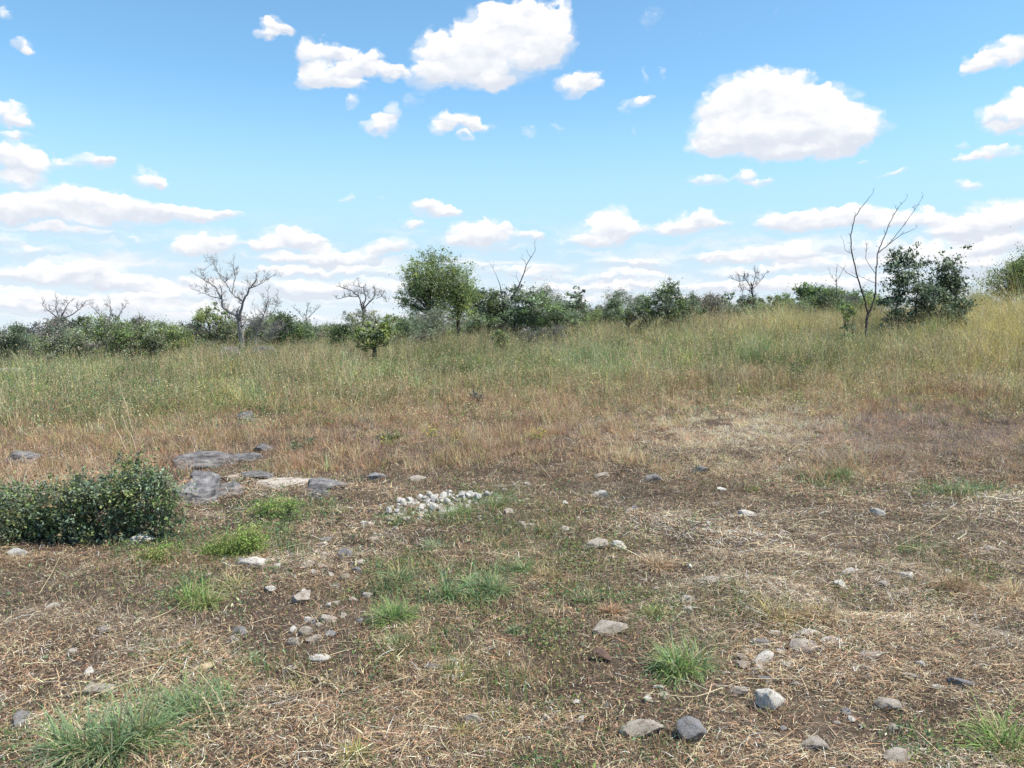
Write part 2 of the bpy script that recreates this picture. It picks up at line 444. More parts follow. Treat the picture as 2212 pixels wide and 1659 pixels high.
    al = N(nt, 'ShaderNodeMapRange', interpolation_type='SMOOTHSTEP'); al.inputs['From Min'].default_value = .02
    nt.links.new(fm.outputs[0], al.inputs['From Max'])
    nt.links.new(fsum.outputs[0], al.inputs['Value'])
    # thin veils round the edges and layered cloud low down
    al2 = N(nt, 'ShaderNodeMapRange', interpolation_type='SMOOTHSTEP'); al2.inputs['From Min'].default_value = -.22; al2.inputs['From Max'].default_value = .8; al2.inputs['To Max'].default_value = .62
    fs2 = N(nt, 'ShaderNodeMath', operation='MULTIPLY_ADD'); fs2.inputs[1].default_value = 1.6; fs2.inputs[2].default_value = -1.0
    nt.links.new(n.outputs['Fac'], fs2.inputs[0])
    fs3 = N(nt, 'ShaderNodeMath', operation='ADD'); nt.links.new(fs2.outputs[0], fs3.inputs[0]); nt.links.new(W, fs3.inputs[1])
    wg = N(nt, 'ShaderNodeMapRange', interpolation_type='SMOOTHSTEP'); wg.inputs['From Min'].default_value = .0; wg.inputs['From Max'].default_value = .35; wg.inputs['To Max'].default_value = .6
    nt.links.new(W, wg.inputs['Value']); nt.links.new(wg.outputs[0], al2.inputs['To Max'])
    nt.links.new(fs3.outputs[0], al2.inputs['Value'])
    mpb = N(nt, 'ShaderNodeMapping'); mpb.inputs['Scale'].default_value = (9, 48, 1); nt.links.new(p, mpb.inputs[0])
    nb = N(nt, 'ShaderNodeTexNoise'); nb.inputs['Scale'].default_value = 1; nb.inputs['Detail'].default_value = 5; nt.links.new(mpb.outputs[0], nb.inputs['Vector'])
    b1 = N(nt, 'ShaderNodeMapRange', interpolation_type='SMOOTHSTEP'); b1.inputs['From Min'].default_value = .44; b1.inputs['From Max'].default_value = .66; b1.inputs['To Max'].default_value = .85
    nt.links.new(nb.outputs['Fac'], b1.inputs['Value'])
    b2 = N(nt, 'ShaderNodeMapRange', interpolation_type='SMOOTHSTEP'); b2.inputs['From Min'].default_value = R(8.2); b2.inputs['From Max'].default_value = R(4)
    nt.links.new(asn.outputs[0], b2.inputs['Value'])
    b3 = N(nt, 'ShaderNodeMath', operation='MULTIPLY'); nt.links.new(b1.outputs[0], b3.inputs[0]); nt.links.new(b2.outputs[0], b3.inputs[1])
    ma = N(nt, 'ShaderNodeMath', operation='MAXIMUM'); nt.links.new(al.outputs[0], ma.inputs[0]); nt.links.new(al2.outputs[0], ma.inputs[1])
    mb = N(nt, 'ShaderNodeMath', operation='MAXIMUM'); nt.links.new(ma.outputs[0], mb.inputs[0]); nt.links.new(b3.outputs[0], mb.inputs[1])
    # lit tops, faintly grey bases
    nv = N(nt, 'ShaderNodeMath', operation='MULTIPLY_ADD'); nv.inputs[1].default_value = .8; nt.links.new(n.outputs['Fac'], nv.inputs[0]); nt.links.new(v.outputs[0], nv.inputs[2])
    sh = N(nt, 'ShaderNodeMapRange', interpolation_type='SMOOTHSTEP'); sh.inputs['From Min'].default_value = 0.0; sh.inputs['From Max'].default_value = .72
    nt.links.new(nv.outputs[0], sh.inputs['Value'])
    cc = N(nt, 'ShaderNodeMix', data_type='RGBA'); cc.inputs[6].default_value = (7.6, 8.1, 9.0, 1); cc.inputs[7].default_value = (10.6, 10.6, 10.7, 1)
    nt.links.new(sh.outputs[0], cc.inputs['Factor'])
    # thin bright air low over the horizon
    hz = N(nt, 'ShaderNodeMapRange', interpolation_type='SMOOTHSTEP'); hz.inputs['From Min'].default_value = R(17); hz.inputs['From Max'].default_value = R(3); hz.inputs['To Max'].default_value = .95
    nt.links.new(asn.outputs[0], hz.inputs['Value'])
    air = N(nt, 'ShaderNodeMix', data_type='RGBA'); air.inputs[7].default_value = (5.6, 7.9, 9.75, 1)
    nt.links.new(hz.outputs[0], air.inputs['Factor']); nt.links.new(tint.outputs[2], air.inputs[6])
    hz2 = N(nt, 'ShaderNodeMapRange', interpolation_type='SMOOTHSTEP'); hz2.inputs['From Min'].default_value = R(7); hz2.inputs['From Max'].default_value = R(.5); hz2.inputs['To Max'].default_value = .8
    nt.links.new(asn.outputs[0], hz2.inputs['Value'])
    air2 = N(nt, 'ShaderNodeMix', data_type='RGBA'); air2.inputs[7].default_value = (8.4, 9.3, 9.9, 1)
    nt.links.new(hz2.outputs[0], air2.inputs['Factor']); nt.links.new(air.outputs[2], air2.inputs[6])
    mx = N(nt, 'ShaderNodeMix', data_type='RGBA'); nt.links.new(mb.outputs[0], mx.inputs['Factor'])
    nt.links.new(air2.outputs[2], mx.inputs[6]); nt.links.new(cc.outputs[2], mx.inputs[7])
    nt.links.new(mx.outputs[2], bg.inputs['Color']); nt.links.new(bg.outputs[0], out.inputs['Surface'])
    w.cycles.sampling_method = 'MANUAL'; w.cycles.sample_map_resolution = 512


SKY_TINT = (1.7, 2.26, 2.24)
make_world()
sd = bpy.data.lights.new('sun', 'SUN'); sd.energy = 5.0; sd.angle = R(0.6); sd.color = (1, .945, .82)
so = bpy.data.objects.new('sun', sd); COL.objects.link(so)
sv = Vector((math.sin(SUN_AZ) * math.cos(SUN_EL), math.cos(SUN_AZ) * math.cos(SUN_EL), math.sin(SUN_EL)))
so.rotation_euler = sv.to_track_quat('Z', 'Y').to_euler(); so.location = (8, 0, 12)

cd = bpy.data.cameras.new('camera'); cam = bpy.data.objects.new('camera', cd); COL.objects.link(cam)
cam.location = (0, 0, EYE); cam.rotation_euler = (PI / 2 - PITCH, 0, 0)
cd.sensor_width = 36; cd.lens = 36 * FPX / 1024; cd.clip_start = .05; cd.clip_end = 6000
S.camera = cam
S.view_settings.view_transform = 'Standard'; S.view_settings.look = 'None'
S.view_settings.exposure = 0.6; S.view_settings.gamma = 1.0
S.render.engine = 'CYCLES'
S.cycles.max_bounces = 6; S.cycles.diffuse_bounces = 3; S.cycles.glossy_bounces = 2; S.cycles.transmission_bounces = 4; S.cycles.transparent_max_bounces = 4

# ------------------------------------------------------------------ ground
def make_ground():
    n = 620
    a = np.linspace(-1, 1, n) * 6.35
    gx = 3.2 * np.sinh(a); gy = 4.5 + 3.2 * np.sinh(a)
    X, Y = np.meshgrid(gx, gy)
    Z = hgt(X, Y)
    V = np.stack([X, Y, Z], -1).reshape(-1, 3)
    i = np.arange(n - 1)
    I, J = np.meshgrid(i, i)
    b = (J * n + I).ravel()
    F = np.stack([b, b + 1, b + n + 1, b + n], 1)
    me = mesh_np('ground', V, F, smooth=True)
    tag(link('ground', me, ground_mat()), kind='structure')


make_ground()

# ------------------------------------------------------------------ colours (linear albedo)
P = {k: np.array(v) for k, v in dict(
    straw=(.56, .46, .31), tan=(.41, .30, .19), brown=(.21, .14, .09), dark=(.095, .07, .052), grey=(.29, .25, .215),
    red=(.42, .235, .14), pink=(.50, .32, .215), olive=(.27, .26, .10), green=(.15, .25, .065), bgreen=(.135, .245, .12),
    gold=(.60, .48, .20), yellow=(.50, .43, .10), purple=(.25, .205, .195), bright=(.16, .29, .06), pale=(.44, .43, .25)).items()}


def pick(names, weights, rng, jit=.22, key=None):
    """per-blade colour: names list, weights (N, k)"""
    w = np.clip(np.stack([np.broadcast_to(q, weights[0].shape) if np.ndim(q) == 0 else q for q in weights], 1), 0, None) if isinstance(weights, list) else weights
    c = np.cumsum(w, 1); c /= c[:, -1:] + 1e-12
    u = rng.random(len(w))[:, None]
    if key is not None:                      # most blades of one tuft share its colour
        u = np.where(rng.random(len(w))[:, None] < .7, ((key * 7.13) % 1.0)[:, None], u)
    idx = (u > c).sum(1).clip(0, len(names) - 1)
    pal = np.stack([P[k] for k in names])
    col = pal[idx]
    col = col * np.exp(rng.normal(0, jit, len(w)))[:, None]
    col *= 1 + rng.normal(0, .05, col.shape)
    return np.clip(col, .01, .85)


def bl(X, Y, cx, cy, sx, sy):
    return np.exp(-((X - cx) / sx) ** 2 - ((Y - cy) / sy) ** 2)


def sample(n, y0, y1, power, rng, um=.95):
    """points in the viewed wedge; pdf of depth ~ y**power"""
    u = rng.random(n)
    k = power + 1
    y = (y0 ** k + u * (y1 ** k - y0 ** k)) ** (1 / k)
    x = rng.uniform(-1, 1, n) * ((um - .16) * y + 1.25)
    return x, y


GREEN_SPOTS = [(1050, 1270, 110, 60), (870, 1330, 90, 110), (980, 1440, 80, 50), (420, 1290, 90, 45), (1420, 1320, 90, 35), (600, 1100, 90, 40),
               (950, 1120, 120, 25), (1120, 1200, 90, 60), (400, 1530, 170, 60), (200, 1600, 200, 60), (1060, 1080, 60, 20), (1250, 1290, 60, 30), (520, 1430, 50, 30),
               (360, 1420, 60, 35), (1080, 1520, 80, 40), (780, 1600, 60, 60), (1990, 1190, 50, 25), (1800, 1035, 60, 25), (2080, 1060, 80, 20), (1180, 1350, 60, 40),
               (2090, 1630, 160, 50), (1940, 1610, 60, 40), (1560, 1300, 60, 40), (1480, 1430, 90, 60), (700, 1110, 60, 20), (380, 1190, 120, 40), (600, 1180, 70, 60), (1260, 1640, 160, 40)]
OLIVE_SPOTS = [(1700, 1330, 150, 50), (1150, 1450, 140, 60), (1040, 1200, 130, 50), (920, 1420, 90, 50), (2060, 1260, 150, 40), (770, 1620, 50, 50), (1280, 1230, 120, 60), (1100, 1330, 80, 40), (640, 1480, 60, 40), (1100, 1560, 200, 60), (1180, 1120, 120, 40), (880, 1230, 70, 30)]
BARE_SPOTS = [(520, 1380, 160, 60), (900, 1500, 220, 60), (700, 1540, 120, 60), (1250, 1420, 100, 40), (1900, 1430, 130, 40), (1780, 1600, 160, 60), (620, 1610, 130, 40), (1500, 1240, 120, 30), (1600, 1560, 120, 50), (980, 1400, 60, 40), (700, 1300, 110, 70), (880, 1120, 90, 30)]


def spots(X, Y, L, s=1.0):
    t = np.zeros_like(X)
    for cx, cy, sx, sy in L: t = np.maximum(t, bl(X, Y, cx, cy, sx * s, sy * s))
    return t


def build_litter():
    rng = np.random.default_rng(11)
    def layer(n, y0, y1, power, lmin, lmax, wmin, wmax, flat):
        x, y = sample(n, y0, y1, power, rng)
        nz = fbm(x, y, .5, 3, 77)
        z = hgt(x, y)
        X, Y = project(x, y, z)
        bare = spots(X, Y, BARE_SPOTS)
        keep = rng.random(n) < np.clip(1.1 * sstep(.34, .62, nz) + .36 - .35 * bare, .22, 1)
        keep &= ~((Y > 1095) & (Y < 1165) & (X < 380) & (rng.random(n) < .5))
        x, y, z, X, Y, nz = x[keep], y[keep], z[keep], X[keep], Y[keep], nz[keep]
        n = len(x)
        right = sstep(1000, 1900, X)
        tone = fbm(x, y, 1.1, 3, 41)
        warm = sstep(.42, .6, tone)
        low = sstep(1300, 1620, Y)
        col = pick(['straw', 'tan', 'brown', 'dark', 'grey', 'red'],
                   [.27 + .2 * right + np.zeros(n), .36 + .1 * right, .42 + 0 * warm, .42 - .12 * right + .08 * low, .28 * (1 - warm) + .07, .28 * warm + .08], rng, .5) * np.exp(1.7 * (fbm(x, y, 1.5, 4, 53) - .5) + .06 - .10 * low)[:, None]  # wide spread of straw tones, standing in for shadow contrast between stalks
        col = np.clip(col, .01, .8)
        L = rng.uniform(lmin, lmax, n) * np.exp(rng.normal(0, .25, n))
        Wd = rng.uniform(wmin, wmax, n)
        th0 = R(90) - np.abs(rng.normal(0, flat, n)); th1 = R(90) + np.abs(rng.normal(0, flat, n))
        z = z + rng.uniform(0, .045, n) * (0.25 + 1.1 * sstep(.42, .68, nz))
        az = rng.uniform(0, 2 * PI, n)
        az = np.where(rng.random(n) < .3 * right, rng.normal(0, .35, n) + PI * (rng.random(n) < .5), az)
        return blades(np.stack([x, y, z], 1), az, L, Wd, th0, th1, col, 2, rng.normal(0, .9, n), None, rng)
    parts = [layer(365000, 2.1, 5.4, .1, .014, .062, .0011, .0030, R(34)),
             layer(26000, 2.1, 5.5, .2, .07, .20, .0014, .003, R(12)),
             layer(245000, 5.0, 10.8, .2, .025, .085, .0020, .0044, R(36)),
             layer(16000, 5.0, 10, .2, .10, .28, .0022, .0042, R(12))]
    # crumbs of soil, husk and chaff
    m = 150000
    x, y = sample(m, 2.1, 9.5, .1, rng); z = hgt(x, y)
    pal = np.stack([P['dark'], P['brown'], P['grey'], P['straw'] * .9, P['tan'], P['dark'] * .7, P['purple']])
    c = pal[rng.integers(0, 7, m)] * np.exp(rng.normal(0, .3, m))[:, None]
    l = rng.uniform(.004, .013, m) * (.6 + y * .12)
    parts.append(leaf_quads(np.stack([x, y, z + rng.uniform(0, .012, m)], 1), l, l * rng.uniform(.3, .8, m), np.clip(c, .01, .8), rng))
    off = 0; V = []; F = []; C = []
    for v, f, c in parts:
        V.append(v); F.append(f + off); C.append(c); off += len(v)
    me = mesh_np('straw_litter', np.concatenate(V), np.concatenate(F), np.concatenate(C))
    tag(link('straw_litter', me, M_STRAW), 'matted dry straw and broken stalks lying over the brown soil', 'straw litter', kind='stuff')


def build_short_grass():
    """sparse stubble near the camera and fine reddish grass on the bank"""
    rng = np.random.default_rng(23)
    out = []
    # near stubble
    n = 166000
    x, y = sample(n, 2.1, 9.5, .25, rng)
    z = hgt(x, y); X, Y = project(x, y, z)
    g = spots(X, Y, GREEN_SPOTS); ol = spots(X, Y, OLIVE_SPOTS)
    nz = fbm(x, y, .35, 3, 91)
    dens = .12 + .9 * g * sstep(.36, .56, nz) + .75 * ol * sstep(.36, .56, nz) + .6 * sstep(.54, .68, nz)
    keep = rng.random(n) < dens
    keep &= ~((X > 380) & (X < 700) & (Y > 985) & (Y < 1085))
    x, y, z, X, Y, g, ol, nz = [q[keep] for q in (x, y, z, X, Y, g, ol, nz)]
    n = len(x)
    col = pick(['straw', 'tan', 'brown', 'red', 'olive', 'green', 'bgreen', 'grey'],
               [.22 + 0 * x, .32 + 0 * x, .26 + 0 * x, .2 + 0 * x, .16 + 1.6 * ol, .04 + 1.0 * g, .03 + 1.3 * g, .12 + 0 * x], rng, .25)
    L = rng.uniform(.02, .08, n) * (1 + .7 * g + .5 * ol) * np.exp(rng.normal(0, .2, n))
    out.append(blades(np.stack([x, y, z], 1), rng.uniform(0, 2 * PI, n), L, rng.uniform(.0014, .003, n) * (.7 + y * .1),
                      np.abs(rng.normal(0, .35, n)), np.abs(rng.normal(.7, .5, n)), col, 2, rng.normal(0, .5, n), None, rng))
    # small creeping leaves low in the stubble
    m = 460000
    x, y = sample(m, 2.1, 9.0, .15, rng); z = hgt(x, y); X, Y = project(x, y, z)
    g = spots(X, Y, GREEN_SPOTS, 1.15); ol = spots(X, Y, OLIVE_SPOTS, 1.15); nz = fbm(x, y, .22, 3, 191); n2 = fbm(x, y, .8, 3, 197)
    pr = (.08 * sstep(.48, .64, n2) + .95 * g + .7 * ol) * (.1 + 1.2 * sstep(.42, .6, nz)) + .02
    kp = rng.random(m) < pr
    x, y, z, g, ol, nz = [q[kp] for q in (x, y, z, g, ol, nz)]; m = len(x)
    c = pick(['olive', 'green', 'bgreen', 'brown', 'tan', 'pale'], [.3 + 1.2 * ol, .3 + .9 * g, .25 + .9 * g, .25 + 0 * x, .2 + .3 * ol, .12 + 0 * x], rng, .3) * .85
    l = rng.uniform(.008, .028, m) * (.6 + .1 * y)
    out.append(leaf_quads(np.stack([x, y, z + rng.uniform(.002, .045, m) * (.3 + sstep(.4, .7, nz))], 1), l, l * rng.uniform(.22, .5, m), c, rng))
    # fine grass on the bank
    k = 17200; per = 30; n = k * per
    cx, cy = sample(k, 6.6, 16.5, 1.0, rng)
    crd = np.repeat(rng.uniform(.03, .13, k), per); cht = np.repeat(np.exp(rng.normal(0, .32, k)), per); ctn = np.repeat(rng.random(k), per); cbr = np.repeat(np.exp(rng.normal(0, .22, k)), per)
    ph = rng.uniform(0, 2 * PI, n); rr_ = np.sqrt(rng.random(n)) * crd
    x = np.repeat(cx, per) + rr_ * np.cos(ph); y = np.repeat(cy, per) + rr_ * np.sin(ph)
    z = hgt(x, y); X, Y = project(x, y, z)
    edge = 1065 + 36 * (fbm(x, y, 1.2, 3, 61) - .5) - 30 * sstep(500, 900, X) + 20 * sstep(1300, 2000, X)
    dens = sstep(edge + 25, edge - 40, Y)
    nz = fbm(x, y, .6, 3, 71)
    pathm = bl(X, Y, 1590, 960, 150, 70)
    dens = dens * (.55 + .45 * sstep(.36, .58, nz))
    dens *= 1 - .85 * bl(X, Y, 450, 1045, 110, 60) - .6 * bl(X, Y, 660, 1050, 110, 26)
    dens *= 1 - .3 * pathm
    keep = (ctn * .55 + rng.random(n) * .45) < dens
    x, y, z, X, Y, nz, pathm, ph, cht, ctn, cbr = [q[keep] for q in (x, y, z, X, Y, nz, pathm, ph, cht, ctn, cbr)]
    n = len(x)
    tone = fbm(x, y, 1.6, 3, 101)
    purple = bl(X, Y, 2000, 950, 260, 55)
    leftg = sstep(640, 420, X) * sstep(1000, 900, Y) + .5 * sstep(930, 850, Y)
    pal = bl(X, Y, 1590, 950, 190, 80)
    olv = bl(X, Y, 1240, 1040, 160, 40)
    col = pick(['red', 'pink', 'tan', 'brown', 'straw', 'olive', 'green', 'purple', 'bgreen', 'gold'],
               [.45 * (1 - pal) + .1 * sstep(.45, .6, tone), .42 + 0 * x, .28 + .4 * pal, .26 * (1 - .6 * pal), .12 + 2.0 * pal, .12 + .9 * leftg * sstep(.4, .6, tone) + .3 * olv, .03 + .5 * leftg * sstep(.5, .62, tone), .12 + 2.2 * purple, .02 + .35 * leftg * sstep(.5, .4, tone), .1 + .3 * leftg], rng, .24, ctn)
    col = np.clip(col * (cbr * 1.2 * (1 + .35 * pal))[:, None], .01, .8)
    L = rng.uniform(.06, .16, n) * cht * (.75 + .5 * sstep(.35, .65, nz)) * (1 - .4 * purple) * (1 - .3 * pal)
    t0 = np.abs(rng.normal(.3, .3, n)) + .8 * pal * rng.random(n); t1 = np.abs(rng.normal(.9, .5, n)) + .9 * pal
    out.append(blades(np.stack([x, y, z], 1), ph + rng.normal(0, .8, n), L, rng.uniform(.0020, .0042, n) * (.6 + y * .045), t0, t1, col, 2, rng.normal(0, .5, n), None, rng))
    # tiny seed spikelets over the fine grass
    m = 190000
    idx = rng.integers(0, n, m)
    c = np.stack([x[idx], y[idx], z[idx] + L[idx] * rng.uniform(.6, 1.05, m)], 1) + rng.normal(0, .03, (m, 3)) * [1, 1, .5]
    cc = pick(['straw', 'pink', 'tan', 'red'], [.3 + np.zeros(m), .35 + np.zeros(m), .25 + np.zeros(m), .2 + np.zeros(m)], rng, .25)
    lq = leaf_quads(c, rng.uniform(.008, .02, m), rng.uniform(.003, .007, m), cc, rng)
    out.append(lq)
    off = 0; V = []; F = []; C = []
    for v, f, c in out:
        V.append(v); F.append(f + off); C.append(c); off += len(v)
    me = mesh_np('short_dry_grass', np.concatenate(V), np.concatenate(F), np.concatenate(C))
    tag(link('short_dry_grass', me, M_GRASS), 'short fine reddish brown grass on the low bank and between the stones', 'dry grass', kind='stuff')


TG_GREEN = [(120, 850, 170, 45), (340, 900, 110, 50), (860, 830, 100, 40), (1120, 830, 70, 40), (1340, 810, 80, 32), (740, 850, 60, 30), (1700, 760, 60, 28), (1490, 790, 110, 32), (640, 950, 60, 40), (1950, 745, 130, 25), (470, 900, 60, 40), (980, 790, 90, 25), (1760, 790, 100, 25)]
TG_BLUE = [(270, 880, 130, 45), (560, 900, 60, 40), (60, 840, 80, 30), (1280, 790, 80, 25), (1150, 760, 120, 20), (380, 940, 60, 40), (930, 850, 60, 25), (1850, 740, 70, 20)]
TG_PINK = [(420, 800, 170, 22), (700, 800, 100, 30), (1500, 850, 230, 32), (2060, 850, 160, 34), (60, 940, 90, 60), (900, 860, 80, 25), (1180, 880, 200, 25), (1000, 745, 120, 18), (1560, 720, 70, 18), (540, 950, 60, 25)]
TG_GOLD = [(1700, 690, 170, 30), (2160, 720, 100, 90), (1830, 810, 90, 20), (1400, 725, 150, 20), (2080, 770, 90, 40), (470, 860, 60, 30), (1270, 715, 80, 16)]


def build_tall_grass():
    rng = np.random.default_rng(37)
    out = []
    k = 15000; per = 30; n = k * per
    cx, cy = sample(k, 10.5, 34, .75, rng, .82)
    crd = np.repeat(rng.uniform(.05, .22, k), per); cht = np.repeat(np.exp(rng.normal(-.05, .3, k)), per); ctn = np.repeat(rng.random(k), per); cbr = np.repeat(np.exp(rng.normal(0, .2, k)), per)
    ph = rng.uniform(0, 2 * PI, n); rr_ = np.sqrt(rng.random(n)) * crd
    x = np.repeat(cx, per) + rr_ * np.cos(ph); y = np.repeat(cy, per) + rr_ * np.sin(ph)
    z = hgt(x, y); X, Y = project(x, y, z)
    edge = 905 + 70 * (fbm(x, y, 2.5, 3, 61) - .5) - 25 * sstep(700, 1300, X) + 75 * sstep(700, 300, X) + 20 * sstep(1700, 2100, X)
    dens = sstep(edge + 25, edge - 60, Y)
    nz = fbm(x, y, .9, 3, 171)
    dens *= .3 + .7 * sstep(.34, .58, nz)
    dens *= 1 - .9 * sstep(30, -20, X - 40) * bl(X, Y, 0, 805, 120, 16)
    keep = (ctn * .5 + rng.random(n) * .5) < dens
    x, y, z, X, Y, nz, ph, cht, ctn, cbr = [q[keep] for q in (x, y, z, X, Y, nz, ph, cht, ctn, cbr)]
    n = len(x)
    t1n = fbm(x, y, 2.2, 3, 201); t2n = fbm(x, y, 1.1, 3, 211)
    gold = sstep(1150, 1500, X) * sstep(800, 700, Y) + sstep(1950, 2150, X) * sstep(860, 780, Y)
    gr = sstep(.48, .6, t1n); br = sstep(.54, .64, t2n)
    brl = bl(X, Y, 700, 820, 130, 60) + bl(X, Y, 150, 900, 200, 60) * .5 + bl(X, Y, 1150, 720, 300, 40) * .6
    nb = .35 + 1.3 * sstep(.4, .6, fbm(x, y, .8, 3, 231))
    lft = sstep(900, 350, X) * (1 - .6 * sstep(.5, .62, fbm(x, y, 1.7, 3, 241))); mid = bl(X, Y, 1500, 760, 520, 60) * (1 - .6 * sstep(.5, .62, fbm(x, y, 1.7, 3, 243)))
    sg, sb, sp_, so_ = [spots(X, Y, q) * nb for q in (TG_GREEN, TG_BLUE, TG_PINK, TG_GOLD)]
    col = pick(['olive', 'green', 'bgreen', 'tan', 'gold', 'straw', 'brown', 'pink', 'purple', 'yellow', 'pale'],
               [.45 + .3 * gr, .10 + .35 * gr * (1 - .6 * gold) + 2.4 * sg + .7 * lft + .5 * mid, .08 + .3 * gr * (1 - .8 * gold) + 1.9 * sb + .6 * lft + .2 * mid, .28 + .4 * br + .5 * sp_, .12 + 1.0 * gold + 1.6 * so_, .2 + .2 * gold + .2 * br, .12 + .15 * br + .15 * sp_, .1 + .4 * br + 1.5 * sp_, .06 * (1 - gold), .06 + .12 * gold + .2 * so_, .35 + .3 * sg + .5 * mid], rng, .26, ctn)
    col = np.clip(col * cbr[:, None], .01, .8)
    pf = fbm(x, y, 1.5, 3, 331) - .5
    col = np.clip(col * np.exp(1.5 * pf)[:, None], .01, .8)
    tall = (.85 + .45 * gold + .3 * (nz - .5)) * np.exp(2.2 * (fbm(x, y, 1.2, 3, 341) - .5))
    L = rng.uniform(.18, .42, n) * tall * cht
    L *= .55 + .45 * sstep(10, 17, y)
    out.append(blades(np.stack([x, y, z], 1), ph + rng.normal(0, .8, n), L, rng.uniform(.004, .008, n) * (.6 + y * .03),
                      np.abs(rng.normal(.2, .25, n)), np.abs(rng.normal(.85, .5, n)), col, 2, rng.normal(0, .6, n), None, rng))
    # seed heads
    m = 200000
    idx = rng.integers(0, n, m)
    c = np.stack([x[idx], y[idx], z[idx] + L[idx] * rng.uniform(.75, 1.08, m)], 1) + rng.normal(0, .05, (m, 3)) * [1, 1, .5]
    gq = gold[idx]
    cc = pick(['straw', 'gold', 'tan', 'pink', 'pale'], [.2 + .3 * gq, .2 + .8 * gq, .3 + 0 * gq, .2 + 0 * gq, .3 + 0 * gq], rng, .22)
    ax = np.zeros((m, 3)); ax[:, 2] = 1.4
    out.append(leaf_quads(c, rng.uniform(.02, .06, m), rng.uniform(.006, .014, m), cc, rng, ax))
    # leafy weeds in clumps among the grass
    k = 13000
    wx, wy = sample(k, 10.5, 32, .9, rng, .8)
    wz = hgt(wx, wy); WX, WY = project(wx, wy, wz)
    w1 = fbm(wx, wy, 2.2, 3, 201)
    ok = (rng.random(k) < sstep(.40, .58, w1) * .6 + .3 + .8 * spots(WX, WY, TG_GREEN) + .8 * spots(WX, WY, TG_BLUE)) & (WY < 950 - 60 * rng.random(k)) & ~((WX > 1500) & (WY < 730) & (rng.random(k) < .8))
    wx, wy, wz, WX, WY, w1 = wx[ok], wy[ok], wz[ok], WX[ok], WY[ok], w1[ok]; k = len(wx)
    per = 44
    rad = rng.uniform(.08, .34, k); hh = rng.uniform(.18, .58, k)
    o = rng.normal(0, .55, (k, per, 3))
    hh = hh * np.exp(1.6 * (fbm(wx, wy, 1.2, 3, 341) - .5))
    c = np.stack([wx[:, None] + o[..., 0] * rad[:, None], wy[:, None] + o[..., 1] * rad[:, None], wz[:, None] + hh[:, None] * (np.abs(o[..., 2]) * .6 + .15)], -1).reshape(-1, 3)
    pal = np.stack([P['green'] * .85, P['bgreen'] * .85, P['olive'], P['pale'] * .8, P['tan'], P['pink'] * .85, P['gold'] * .9])
    gq = sstep(.42, .58, w1); c2 = sstep(.5, .62, fbm(wx, wy, 1.3, 3, 211)); gl = sstep(1500, 1900, WX)
    nbw = .35 + 1.3 * sstep(.4, .6, fbm(wx, wy, .8, 3, 231))
    wg, wb, wp, wo = [spots(WX, WY, q) * nbw for q in (TG_GREEN, TG_BLUE, TG_PINK, TG_GOLD)]
    lfw = sstep(900, 350, WX)
    pr = np.stack([.45 * gq + 1.4 * wg + .6 * lfw, .35 * gq * (1 - gl) + 1.2 * wb + .7 * lfw, .5 + 0 * gq, .5 + .4 * wg, .25 + .4 * c2 + .5 * wp, .1 + .5 * c2 + 1.2 * wp, .1 + .4 * gl + wo], 1)
    pr = np.cumsum(pr, 1) / pr.sum(1)[:, None]
    ci = (rng.random(k)[:, None] > pr).sum(1).clip(0, 6)
    cc = np.repeat(pal[ci] * np.exp(rng.normal(-.08, .26, k) + 1.3 * (fbm(wx, wy, 1.5, 3, 331) - .5))[:, None], per, 0) * np.exp(rng.normal(0, .3, k * per))[:, None]
    m = len(c)
    out.append(leaf_quads(c, rng.uniform(.018, .045, m), rng.uniform(.008, .018, m), np.clip(cc, .01, .8), rng))
    # tall pale stalks of weeds standing over the grass
    k = 1500; per = 9; n_ = k * per
    cx, cy = sample(k, 11.5, 31, .8, rng, .8)
    x = np.repeat(cx, per) + rng.normal(0, .09, n_); y = np.repeat(cy, per) + rng.normal(0, .09, n_); z = hgt(x, y); X, Y = project(x, y, z)
    kp = (Y < 930 - 40 * sstep(600, 1200, X)) & (np.repeat(rng.random(k), per) < .75)
    x, y, z, X = x[kp], y[kp], z[kp], X[kp]; n_ = len(x)
    g = sstep(1300, 2000, X)
    c = pick(['pale', 'gold', 'straw', 'green', 'tan'], [.6 + 0 * x, .2 + .6 * g, .3 + 0 * x, .3 * (1 - g), .2 + 0 * x], rng, .25)
    L_ = rng.uniform(.35, .75, n_)
    az_ = rng.uniform(0, 2 * PI, n_); t0_ = np.abs(rng.normal(0, .15, n_)); t1_ = np.abs(rng.normal(.3, .25, n_))
    bv = blades(np.stack([x, y, z], 1), az_, L_, rng.uniform(.004, .008, n_) * (.6 + y * .03), t0_, t1_, c, 3, None, None, rng)
    out.append(bv)
    tips = bv[0].reshape(n_, 8, 3)
    per2 = 7
    w_ = rng.integers(3, 8, (n_, per2)); pos = tips[np.arange(n_)[:, None], w_].reshape(-1, 3) + rng.normal(0, .03, (n_ * per2, 3))
    cc = np.repeat(c, per2, 0) * np.exp(rng.normal(-.15, .22, n_ * per2))[:, None]
    out.append(leaf_quads(pos, rng.uniform(.015, .04, len(pos)), rng.uniform(.006, .014, len(pos)), np.clip(cc, .01, .8), rng))
    # far field beyond the crest
    n = 60000
    x, y = sample(n, 32, 95, .5, rng, .85)
    z = hgt(x, y); X, Y = project(x, y, z)
    g = sstep(1300, 1700, X)
    col = pick(['olive', 'tan', 'gold', 'straw', 'brown', 'green'], [.4 + 0 * x, .3 + 0 * x, .15 + 1.2 * g, .2 + 0 * x, .2 + 0 * x, .2 + 0 * x], rng, .22)
